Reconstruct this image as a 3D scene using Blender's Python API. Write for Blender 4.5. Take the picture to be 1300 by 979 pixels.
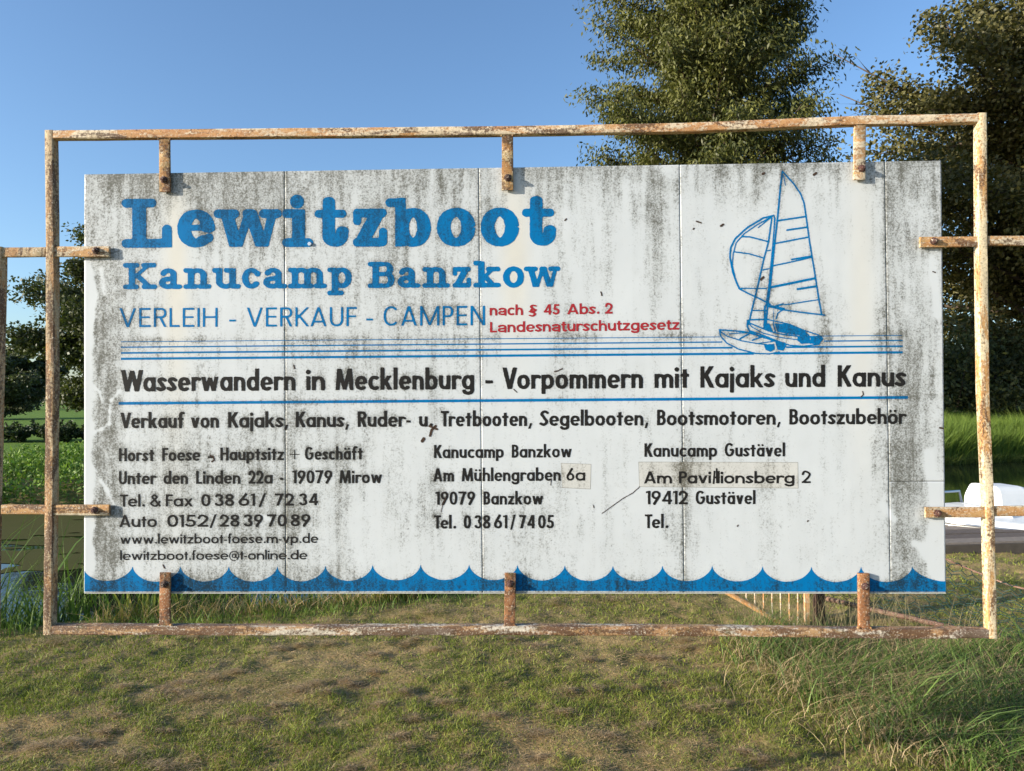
import bpy, math, random
import numpy as np
from mathutils import Vector, Matrix
R = math.radians
rng = np.random.default_rng(7)
random.seed(7)
for o in list(bpy.data.objects):
    bpy.data.objects.remove(o)
scene = bpy.context.scene
COL = scene.collection

# ------------------------------------------------------------------ camera
PITCH, ROLL, FPX, CW, CH = 0.0158, 0.0069, 950.0, 1300.0, 979.0
EYE = Vector((0, 0, 1.55))
fwd = Vector((0, math.cos(PITCH), math.sin(PITCH)))
up0 = Vector((0, -math.sin(PITCH), math.cos(PITCH)))
rx0 = Vector((1, 0, 0))
cright = rx0 * math.cos(ROLL) - up0 * math.sin(ROLL)
cup = rx0 * math.sin(ROLL) + up0 * math.cos(ROLL)
cam = bpy.data.cameras.new('camera')
cam.sensor_width = 36
cam.lens = 36 * FPX / CW
cam.clip_start = 0.05
cam.clip_end = 3000
co = bpy.data.objects.new('camera', cam)
COL.objects.link(co)
M = Matrix.Identity(4)
for i in range(3):
    M[i][0] = cright[i]; M[i][1] = cup[i]; M[i][2] = -fwd[i]; M[i][3] = EYE[i]
co.matrix_world = M
scene.camera = co

# ------------------------------------------------------------------ sign plane (vertical, slightly turned)
YAW = -0.031
EX = Vector((math.cos(YAW), math.sin(YAW), 0))
EN = Vector((-math.sin(YAW), math.cos(YAW), 0))      # away from the camera
EZ = Vector((0, 0, 1))
SO = Vector((-0.0098, 2.17, 1.6071))
# ------------------------------------------------------------------ sun + sky
TX, TY = 2.55, 0.72
trav = (EX * TX + EN - EZ * TY).normalized()
tosun = -trav
ELEV = math.asin(tosun.z)
AZ = math.atan2(tosun.x, tosun.y)
sl = bpy.data.lights.new('sun', 'SUN')
sl.energy = 5.0
sl.angle = R(0.55)
sl.color = (1.0, 0.925, 0.80)
so = bpy.data.objects.new('sun', sl)
COL.objects.link(so)
so.rotation_mode = 'QUATERNION'
so.rotation_quaternion = trav.to_track_quat('-Z', 'Y')
world = bpy.data.worlds.new('World')
scene.world = world
world.use_nodes = True
nt = world.node_tree
nt.nodes.clear()
sky = nt.nodes.new('ShaderNodeTexSky')
sky.sky_type = 'NISHITA'
sky.sun_disc = False
sky.sun_elevation = ELEV
sky.sun_rotation = AZ
sky.air_density = 1.0
sky.dust_density = 1.1
sky.ozone_density = 3.8
bg = nt.nodes.new('ShaderNodeBackground')
bg.inputs[1].default_value = 0.15
wo = nt.nodes.new('ShaderNodeOutputWorld')
nt.links.new(sky.outputs[0], bg.inputs[0])
nt.links.new(bg.outputs[0], wo.inputs[0])
scene.view_settings.view_transform = 'Standard'
scene.view_settings.look = 'None'
scene.view_settings.gamma = 1
scene.view_settings.exposure = 0.78
scene.render.engine = 'CYCLES'
scene.cycles.max_bounces = 6
scene.cycles.transparent_max_bounces = 6

# ------------------------------------------------------------------ helpers
ORG = {}
def link(o, parent=None, org=None):
    COL.objects.link(o)
    if parent is not None:
        o.parent = parent
def thing(name, label, cat, loc, group=None):
    o = bpy.data.objects.new(name, None)
    o.empty_display_size = 0.1
    COL.objects.link(o)
    o.location = loc
    ORG[o.name] = Vector(loc)
    o['label'] = label; o['category'] = cat
    if group: o['group'] = group
    return o
def tag(o, label, cat=None, group=None, kind=None):
    if label: o['label'] = label
    if cat: o['category'] = cat
    if group: o['group'] = group
    if kind: o['kind'] = kind
    return o
def mk(name, V, F, mat, parent=None, loc=None, smooth=False, attrs=None):
    """V world coordinates (N,3); F list of tuples or (M,k) int array; made as one mesh object"""
    V = np.asarray(V, dtype=np.float64).reshape(-1, 3)
    if parent is not None:
        org = ORG[parent.name]
    else:
        org = Vector(loc) if loc is not None else Vector((float(V[:, 0].mean()), float(V[:, 1].mean()), float(V[:, 2].min())))
    Vl = V - np.array(org)
    me = bpy.data.meshes.new(name)
    if isinstance(F, np.ndarray):
        n, k = F.shape
        me.vertices.add(len(Vl)); me.vertices.foreach_set('co', Vl.astype(np.float32).ravel())
        me.loops.add(n * k); me.loops.foreach_set('vertex_index', F.astype(np.int32).ravel())
        me.polygons.add(n)
        me.polygons.foreach_set('loop_start', np.arange(0, n * k, k, dtype=np.int32))
        me.polygons.foreach_set('loop_total', np.full(n, k, dtype=np.int32))
        me.update(calc_edges=True)
    else:
        me.from_pydata(Vl.tolist(), [], [tuple(f) for f in F])
        me.update()
    if attrs:
        for an, (ty, dat) in attrs.items():
            a = me.attributes.new(an, ty, 'POINT')
            if ty == 'FLOAT':
                a.data.foreach_set('value', np.asarray(dat, dtype=np.float32).ravel())
            else:
                d = np.ones((len(Vl), 4), dtype=np.float32); d[:, :3] = dat
                a.data.foreach_set('color', d.ravel())
    if smooth:
        me.polygons.foreach_set('use_smooth', np.ones(len(me.polygons), dtype=bool))
    me.materials.append(mat)
    o = bpy.data.objects.new(name, me)
    COL.objects.link(o)
    if parent is not None:
        o.parent = parent
        ORG[o.name] = org
    else:
        o.location = org
        ORG[o.name] = org
    return o

class MB:
    def __init__(s): s.v = []; s.f = []
    def add(s, V, F):
        n = len(s.v); s.v += [tuple(p) for p in V]; s.f += [tuple(i + n for i in f) for f in F]
    def box(s, x0, x1, y0, y1, z0, z1, T=None):
        P = [(x, y, z) for z in (z0, z1) for y in (y0, y1) for x in (x0, x1)]
        if T: P = [T(*p) for p in P]
        s.add(P, [(0, 2, 3, 1), (4, 5, 7, 6), (0, 1, 5, 4), (2, 6, 7, 3), (0, 4, 6, 2), (1, 3, 7, 5)])
    def tube(s, pts, rad, n=6, cap=True):
        pts = [Vector(p) for p in pts]
        if not hasattr(rad, '__len__'): rad = [rad] * len(pts)
        rings = []
        for i, p in enumerate(pts):
            d = (pts[min(i + 1, len(pts) - 1)] - pts[max(i - 1, 0)]).normalized()
            a = Vector((0, 0, 1)) if abs(d.z) < .9 else Vector((1, 0, 0))
            u = d.cross(a).normalized(); w = d.cross(u)
            rings.append([p + (u * math.cos(2 * math.pi * k / n) + w * math.sin(2 * math.pi * k / n)) * rad[i] for k in range(n)])
        V = [q for r in rings for q in r]; F = []
        for i in range(len(pts) - 1):
            for k in range(n):
                F.append((i * n + k, i * n + (k + 1) % n, (i + 1) * n + (k + 1) % n, (i + 1) * n + k))
        if cap:
            F.append(tuple(range(n - 1, -1, -1))); F.append(tuple((len(pts) - 1) * n + k for k in range(n)))
        s.add(V, F)
    def build(s, name, mat, parent=None, loc=None, smooth=False):
        return mk(name, s.v, s.f, mat, parent, loc, smooth)

def vnoise(shape, cells, seed, oct=1):
    """smooth value noise array, 0..1"""
    r = np.random.default_rng(seed)
    out = np.zeros(shape); amp = 1; tot = 0
    cy, cx = cells
    for _ in range(oct):
        gy, gx = max(2, int(cy)) + 3, max(2, int(cx)) + 3
        g = r.random((gy, gx))
        y = np.linspace(0, gy - 2.001, shape[0]); x = np.linspace(0, gx - 2.001, shape[1])
        yi = y.astype(int); xi = x.astype(int); fy = y - yi; fx = x - xi
        fy = fy * fy * (3 - 2 * fy); fx = fx * fx * (3 - 2 * fx)
        a = g[np.ix_(yi, xi)]; b = g[np.ix_(yi, xi + 1)]; c = g[np.ix_(yi + 1, xi)]; d = g[np.ix_(yi + 1, xi + 1)]
        v = (a * (1 - fx) + b * fx) * (1 - fy)[:, None] + (c * (1 - fx) + d * fx) * fy[:, None]
        out += v * amp; tot += amp; amp *= .5; cy *= 2; cx *= 2
    return out / tot
_P = np.random.default_rng(3).random(4096)
def pn(x, y, s=1.0, seed=0):
    """value noise at points, 0..1"""
    x = np.asarray(x, float) * s + 1000 + seed * 17.3; y = np.asarray(y, float) * s + 1000 + seed * 5.7
    xi = np.floor(x).astype(int); yi = np.floor(y).astype(int); fx = x - xi; fy = y - yi
    fx = fx * fx * (3 - 2 * fx); fy = fy * fy * (3 - 2 * fy)
    h = lambda a, b: _P[(a * 374761 + b * 668265 + (a * b) % 977) % 4096]
    return (h(xi, yi) * (1 - fx) + h(xi + 1, yi) * fx) * (1 - fy) + (h(xi, yi + 1) * (1 - fx) + h(xi + 1, yi + 1) * fx) * fy

# ------------------------------------------------------------------ materials
class NT:
    def __init__(s, name):
        s.m = bpy.data.materials.new(name); s.m.use_nodes = True
        s.t = s.m.node_tree; s.t.nodes.clear()
        s.out = s.n('ShaderNodeOutputMaterial')
    def n(s, ty, **k):
        x = s.t.nodes.new(ty)
        for a, b in k.items(): setattr(x, a, b)
        return x
    def l(s, a, b): s.t.links.new(a, b)
    def set(s, sock, v):
        if hasattr(v, 'links') or hasattr(v, 'is_linked'): s.l(v, sock)
        else:
            if hasattr(sock.default_value, '__len__') and len(v) == 3 and len(sock.default_value) == 4: v = (*v, 1)
            sock.default_value = v
    def coord(s, scale=(1, 1, 1), kind='Object', rot=(0, 0, 0)):
        if not hasattr(s, 'tc'): s.tc = s.n('ShaderNodeTexCoord')
        mp = s.n('ShaderNodeMapping'); mp.inputs['Scale'].default_value = scale; mp.inputs['Rotation'].default_value = rot
        s.l(s.tc.outputs[kind], mp.inputs[0]); return mp.outputs[0]
    def noise(s, scale, detail=3, rough=.55, vec=None, dist=0):
        x = s.n('ShaderNodeTexNoise'); x.inputs['Scale'].default_value = scale
        x.inputs['Detail'].default_value = detail; x.inputs['Roughness'].default_value = rough; x.inputs['Distortion'].default_value = dist
        s.l(vec if vec is not None else s.coord(), x.inputs['Vector']); return x.outputs[0]
    def math(s, op, a, b=0.0, clamp=False):
        x = s.n('ShaderNodeMath', operation=op, use_clamp=clamp); s.set(x.inputs[0], a); s.set(x.inputs[1], b); return x.outputs[0]
    def ramp(s, f, a, b):
        x = s.n('ShaderNodeMapRange', interpolation_type='SMOOTHSTEP'); s.set(x.inputs[0], f)
        x.inputs[1].default_value = a; x.inputs[2].default_value = b; return x.outputs[0]
    def mix(s, f, a, b, mode='MIX'):
        x = s.n('ShaderNodeMix', data_type='RGBA', blend_type=mode); s.set(x.inputs[0], f); s.set(x.inputs[6], a); s.set(x.inputs[7], b); return x.outputs[2]
    def attr(s, name, out='Fac'):
        x = s.n('ShaderNodeAttribute', attribute_name=name); return x.outputs[out]
    def bump(s, h, strength=.3, dist=.002):
        x = s.n('ShaderNodeBump'); x.inputs['Strength'].default_value = strength; x.inputs['Distance'].default_value = dist
        s.l(h, x.inputs['Height']); return x.outputs[0]
    def pbr(s, col, rough=.6, metal=0, bump=None, spec=.5):
        b = s.n('ShaderNodeBsdfPrincipled'); s.set(b.inputs['Base Color'], col); s.set(b.inputs['Roughness'], rough)
        s.set(b.inputs['Metallic'], metal); b.inputs['Specular IOR Level'].default_value = spec
        if bump is not None: s.l(bump, b.inputs['Normal'])
        s.l(b.outputs[0], s.out.inputs[0]); return b

def grimed(name, base, dirt=(.085, .078, .055), amt=1.0, spread=.0, gloss=.45, relief=.25, film=.42, spec=.35):
    """a painted or printed face that weathers: the 'grime' attribute says where, noise says how"""
    t = NT(name)
    g = t.attr('grime'); st = t.attr('stain')
    # vertical rain streaks + speckle, in metres on the face
    vS = t.coord((60, 60, 7)); vF = t.coord((1, 1, 1))
    streak = t.noise(1.0, 3, .6, vS)
    spk = t.noise(210, 3, .75, vF)
    spk2 = t.noise(95, 3, .65, vF)
    med = t.noise(22, 3, .6, vF)
    k = t.math('MULTIPLY', t.math('SUBTRACT', streak, .5), 1.1)
    k = t.math('ADD', k, t.math('MULTIPLY', t.math('SUBTRACT', spk, .5), 1.9))
    k = t.math('ADD', k, t.math('MULTIPLY', t.math('SUBTRACT', spk2, .5), .75))
    k = t.math('ADD', k, t.math('MULTIPLY', t.math('SUBTRACT', med, .5), .40))
    k = t.math('ADD', k, t.math('MULTIPLY', g, amt))
    f = t.ramp(k, .10 + spread, .98 + spread)
    f = t.math('MULTIPLY', f, .92)
    film = t.math('MULTIPLY', t.ramp(t.math('ADD', g, t.math('MULTIPLY', t.math('SUBTRACT', med, .5), .5)), -.15, .9), film)
    tone = t.mix(t.noise(5, 4, .6, vF), base, tuple(c * .90 for c in base))
    tone = t.mix(film, tone, (.30, .31, .285))
    tone = t.mix(t.math('MULTIPLY', st, .55), tone, (.62, .52, .33))
    col = t.mix(f, tone, dirt)
    bmp = t.bump(t.math('ADD', t.math('MULTIPLY', f, -.6), t.noise(500, 2, .6, vF)), relief, .0008)
    t.pbr(col, t.math('ADD', t.math('MULTIPLY', f, .35), gloss), 0, bmp, spec)
    return t.m

M_WHITE = grimed('sign_white_enamel', (.565, .59, .60), dirt=(.080, .079, .062))
M_BLUE = grimed('sign_blue_vinyl', (.000, .150, .38), dirt=(.008, .050, .11), amt=.80, spread=-.02, gloss=.5, film=.0, spec=.10)
M_BLUE2 = grimed('sign_blue_band_vinyl', (.000, .150, .38), dirt=(.012, .024, .03), amt=1.0, spread=.0, gloss=.5, film=.0, spec=.10)
M_BLACK = grimed('sign_black_vinyl', (.017, .016, .015), dirt=(.040, .034, .022), amt=.30, spread=.35, gloss=.6, film=.0, spec=.12)
M_RED = grimed('sign_red_vinyl', (.33, .022, .028), dirt=(.16, .06, .05), amt=.5, spread=.3, gloss=.55, film=.0, spec=.2)
M_PATCH = grimed('sign_patch_vinyl', (.56, .56, .54), amt=1.0, spread=.05, gloss=.6)
def plain(name, col, rough=.6, metal=0, var=.25, scale=30, bs=.2, bd=.002):
    t = NT(name)
    n = t.noise(scale, 4)
    c = t.mix(n, tuple(x * (1 - var) for x in col), tuple(min(1, x * (1 + var)) for x in col))
    t.pbr(c, rough, metal, t.bump(t.noise(scale * 6, 3), bs, bd), .5 if metal or rough < .5 else .15); return t.m
M_SEAM = plain('seam_dark', (.20, .19, .165), .9)
M_EDGE = plain('aluminium_edge', (.5, .5, .46), .5)
M_MARK = plain('bare_corrosion', (.055, .035, .025), .9)

def rusty(name, cream=(.60, .47, .31), rust=(.40, .15, .045), dark=(.09, .045, .025), amount=.5, brown=.4, along='x', moss=.15):
    t = NT(name)
    sc = {'x': (12, 55, 55), 'z': (55, 55, 12), 'n': (40, 40, 40)}[along]
    va = t.coord(sc)
    big = t.noise(.35, 4, .6, va, 1.0)
    mid = t.noise(1.3, 5, .7, va, .5)
    fine = t.noise(420, 3, .65, t.coord())
    fine2 = t.noise(130, 4, .7, t.coord())
    k = t.math('ADD', t.math('MULTIPLY', big, .55), t.math('ADD', t.math('MULTIPLY', mid, .35), t.math('MULTIPLY', fine2, .25)))
    th = .60 - .10 * (amount - .5) * 2
    fr = t.ramp(k, th - .035, th + .035)
    base = t.mix(t.ramp(fine2, .35, .7), cream, tuple(c * .72 for c in cream))
    orange = t.mix(t.ramp(mid, .35, .65), rust, (rust[0] * 1.25, rust[1] * 1.65, rust[2] * 2.0))
    col = t.mix(t.math('MULTIPLY', fr, .9), base, orange)
    kb = t.math('ADD', t.math('MULTIPLY', t.noise(.6, 4, .6, t.coord(tuple(c * .9 for c in sc), rot=(.4, .2, .3)), .6), .7), t.math('MULTIPLY', fine2, .35))
    tb = .585 - .12 * (brown - .4) * 2
    col = t.mix(t.math('MULTIPLY', t.ramp(kb, tb - .02, tb + .06), .85), col, dark)
    col = t.mix(t.math('MULTIPLY', t.ramp(t.noise(28, 4), .55, .75), moss * 2.2), col, (.10, .085, .03))
    sp = t.math('MULTIPLY', t.ramp(t.math('ADD', t.math('MULTIPLY', fine, .6), t.math('MULTIPLY', fine2, .5)), .60, .68), .8)
    col = t.mix(sp, col, (.06, .035, .02))
    ws = t.math('MULTIPLY', t.ramp(t.noise(200, 4, .65, t.coord(rot=(.7, .2, .1))), .57, .66), .65)
    col = t.mix(ws, col, (.70, .62, .48))
    h = t.math('ADD', t.math('MULTIPLY', fr, -.6), t.math('ADD', t.math('MULTIPLY', fine2, .8), t.math('MULTIPLY', fine, .3)))
    t.pbr(col, .75, 0, t.bump(h, .7, .0018), .35)
    return t.m
M_TOP = rusty('rust_cream_top', (.68, .55, .38), (.40, .155, .045), amount=.58, brown=.52, along='x', moss=.05)
M_LEFT = rusty('rust_orange_upright', (.46, .34, .20), (.33, .145, .05), amount=.56, brown=.68, along='z', moss=.25)
M_RIGHT = rusty('rust_cream_upright', (.68, .56, .36), (.42, .17, .045), amount=.56, brown=.52, along='z', moss=.12)
M_BOT = rusty('rust_flaking_bottom', (.60, .53, .42), (.32, .14, .045), amount=.74, brown=.78, along='x', moss=.3)
M_BRK = rusty('rust_bracket', (.46, .34, .18), (.33, .13, .035), amount=.75, brown=.72, along='n', moss=.3)
M_BRKD = rusty('rust_bracket_dark', (.32, .22, .12), (.26, .09, .03), amount=.85, brown=.65, along='n', moss=.35)
M_ARM = rusty('rust_arm', (.60, .50, .35), (.40, .17, .05), amount=.66, brown=.52, along='x', moss=.3)
M_BOLT = rusty('rust_bolt', (.07, .04, .03), (.09, .035, .025), (.03, .02, .018), amount=.8, brown=.5, along='n', moss=0)
M_PIPE = rusty('rust_pipe', (.22, .12, .08), (.20, .09, .055), (.07, .04, .03), amount=.7, brown=.5, along='n', moss=0)

def leafmat(name, rough=.45, trans=.3, spec=.35, fac=1.0):
    t = NT(name)
    c = t.attr('col', 'Color')
    cc = t.mix(1.0, c, (fac, fac, fac), 'MULTIPLY')
    b = t.n('ShaderNodeBsdfPrincipled'); t.l(cc, b.inputs['Base Color']); b.inputs['Roughness'].default_value = rough
    b.inputs['Specular IOR Level'].default_value = spec
    tr = t.n('ShaderNodeBsdfTranslucent'); t.l(t.mix(1.0, cc, (1.1, 1.25, .5), 'MULTIPLY'), tr.inputs[0])
    mx = t.n('ShaderNodeMixShader'); mx.inputs[0].default_value = trans
    t.l(b.outputs[0], mx.inputs[1]); t.l(tr.outputs[0], mx.inputs[2]); t.l(mx.outputs[0], t.out.inputs[0])
    return t.m
M_LEAF = leafmat('tree_leaf', .5, .22, .3)
M_BLADE = leafmat('grass_blade', .55, .25, .25)
M_BARK = plain('bark', (.10, .075, .055), .9, 0, .4, 12, .6, .01)

# ------------------------------------------------------------------ sign coordinates: a right, b up, c away from the viewer
def S(a, b, c=0.0): return SO + EX * a + EZ * b + EN * c
_r = np.array(cright); _u = np.array(cup); _f = np.array(fwd); _n = np.array(EN); _ex = np.array(EX); _so = np.array(SO); _e = np.array(EYE)
def onsign(u, v, c=0.0):
    """image measurements of the flat sign turned into metres on the sign's own plane"""
    u = np.asarray(u, float); v = np.asarray(v, float)
    d = _f[None] + _r[None] * ((u.ravel() - CW / 2) / FPX)[:, None] - _u[None] * ((v.ravel() - CH / 2) / FPX)[:, None]
    o = _so + _n * c
    t = ((o - _e) @ _n) / (d @ _n)
    P = _e[None] + d * t[:, None]
    q = P - o[None]
    return (q @ _ex), q[:, 2]
def P3(u, v, c=0.0, lift=0.0):
    a, b = onsign(u, v, c)
    return _so[None] + _ex[None] * a[:, None] + np.array([[0, 0, 1.]]) * b[:, None] + _n[None] * (c - lift)
BC = 0.018        # board face
# ------------------------------------------------------------------ stroke lettering: signed field + marching squares
class G:
    """a letter drawn with strokes; field > 0 inside"""
    def __init__(s): s.p = []
    def st(s, pts, w, t=None, cap='f', cap2=None):
        s.p.append(('s', np.array(pts, float), w, t or w, cap, cap2 or cap)); return s
    def poly(s, pts): s.p.append(('p', np.array(pts, float))); return s
    def dg(s, x0, y0, x1, y1, w):     # diagonal stroke with level ends
        h = w / 2; return s.poly([(x0 - h, y0), (x0 + h, y0), (x1 + h, y1), (x1 - h, y1)])
    def bar(s, x0, x1, y0, y1): return s.poly([(x0, y0), (x1, y0), (x1, y1), (x0, y1)])
    def dot(s, x, y, r, ry=None): return s.st([(x, y), (x + 1e-4, y)], 2 * r, 2 * (ry or r), 'r')
    def arc(s, cx, cy, rx, ry, a0, a1, w, t=None, cap='f', pre=(), post=(), e=2.25, cap2=None):
        a = np.radians(np.linspace(a0, a1, 26)); c = np.cos(a); q = np.sin(a)
        x = cx + rx * np.sign(c) * np.abs(c) ** (2 / e); y = cy + ry * np.sign(q) * np.abs(q) ** (2 / e)
        return s.st(list(pre) + list(zip(x, y)) + list(post), w, t, cap, cap2)
    def sp(s, pts, w, t=None, cap='f', n=7):
        P = np.array(pts, float); Q = np.vstack([2 * P[0] - P[1], P, 2 * P[-1] - P[-2]]); out = []
        for i in range(1, len(Q) - 2):
            for k in range(n):
                u = k / n
                out.append(.5 * (2 * Q[i] + (Q[i + 1] - Q[i - 1]) * u + (2 * Q[i - 1] - 5 * Q[i] + 4 * Q[i + 1] - Q[i + 2]) * u * u + (3 * Q[i] - Q[i - 1] - 3 * Q[i + 1] + Q[i + 2]) * u ** 3))
        out.append(P[-1]); return s.st(out, w, t, cap)
    def shifted(s, dx, sx=1.0):
        g = G()
        for p in s.p:
            q = p[1].copy(); q[:, 0] = q[:, 0] * sx + dx
            g.p.append((p[0], q) + tuple(p[2:]))
        return g
    def field(s, X, Y):
        F = np.full(X.shape, -9.0)
        for p in s.p:
            if p[0] == 'p':
                P = p[1]; ins = np.zeros(X.shape, bool); dm = np.full(X.shape, 9.0)
                for i in range(len(P)):
                    (x0, y0), (x1, y1) = P[i], P[(i + 1) % len(P)]
                    if y0 != y1:
                        c = ((y0 > Y) != (y1 > Y)) & (X < (x1 - x0) * (Y - y0) / (y1 - y0) + x0); ins ^= c
                    L2 = (x1 - x0) ** 2 + (y1 - y0) ** 2 + 1e-12
                    u = np.clip(((X - x0) * (x1 - x0) + (Y - y0) * (y1 - y0)) / L2, 0, 1)
                    dm = np.minimum(dm, np.hypot(X - x0 - u * (x1 - x0), Y - y0 - u * (y1 - y0)))
                F = np.maximum(F, np.where(ins, dm, -dm))
            else:
                _, P, w, t, c0, c1 = p; k = w / t; r = w / 2; n = len(P) - 1
                Yk = Y * k
                for i in range(n):
                    x0, y0, x1, y1 = P[i, 0], P[i, 1] * k, P[i + 1, 0], P[i + 1, 1] * k
                    dx, dy = x1 - x0, y1 - y0; L = math.hypot(dx, dy) + 1e-9
                    al = ((X - x0) * dx + (Yk - y0) * dy) / L
                    pe = np.abs((X - x0) * dy - (Yk - y0) * dx) / L
                    ex = np.maximum(np.maximum(-al, al - L), 0)
                    d = r - np.hypot(pe, ex)
                    if i == 0 and c0 == 'f': d = np.where(al < 0, np.minimum(r - pe, al), d)
                    if i == n - 1 and c1 == 'f': d = np.where(al > L, np.minimum(r - pe, L - al), d)
                    # blunt the exact end line
                    F = np.maximum(F, d / (k if k > 1 else 1))
        return F
    def bounds(s):
        m = np.array([9., 9., -9., -9.])
        for p in s.p:
            h = 0 if p[0] == 'p' else max(p[2], p[3]) / 2
            m[0] = min(m[0], p[1][:, 0].min() - h); m[1] = min(m[1], p[1][:, 1].min() - h)
            m[2] = max(m[2], p[1][:, 0].max() + h); m[3] = max(m[3], p[1][:, 1].max() + h)
        return m

def march(F, X, Y):
    """polygons of the region F>0 on a regular grid: returns 2-D verts, faces"""
    ins = F > 0
    a, b, c, d = ins[:-1, :-1], ins[:-1, 1:], ins[1:, 1:], ins[1:, :-1]
    cnt = a.astype(int) + b + c + d
    ny, nx = F.shape
    vid = {}; V = []; Fc = []
    def gv(i, j):
        k = (i, j)
        if k not in vid: vid[k] = len(V); V.append((X[i, j], Y[i, j]))
        return vid[k]
    def ev(i, j, i2, j2):
        k = (i, j, i2, j2) if (i, j) < (i2, j2) else (i2, j2, i, j)
        if k not in vid:
            f0, f1 = F[i, j], F[i2, j2]; t = f0 / (f0 - f1)
            vid[k] = len(V); V.append((X[i, j] + (X[i2, j2] - X[i, j]) * t, Y[i, j] + (Y[i2, j2] - Y[i, j]) * t))
        return vid[k]
    for i, j in zip(*np.nonzero(cnt == 4)):
        Fc.append((gv(i, j), gv(i, j + 1), gv(i + 1, j + 1), gv(i + 1, j)))
    for i, j in zip(*np.nonzero((cnt > 0) & (cnt < 4))):
        ring = [(i, j), (i, j + 1), (i + 1, j + 1), (i + 1, j)]; poly = []
        for q in range(4):
            A, B = ring[q], ring[(q + 1) % 4]
            if ins[A]: poly.append(gv(*A))
            if ins[A] != ins[B]: poly.append(ev(*A, *B))
        if len(poly) > 2: Fc.append(tuple(poly))
    return V, Fc

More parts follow.
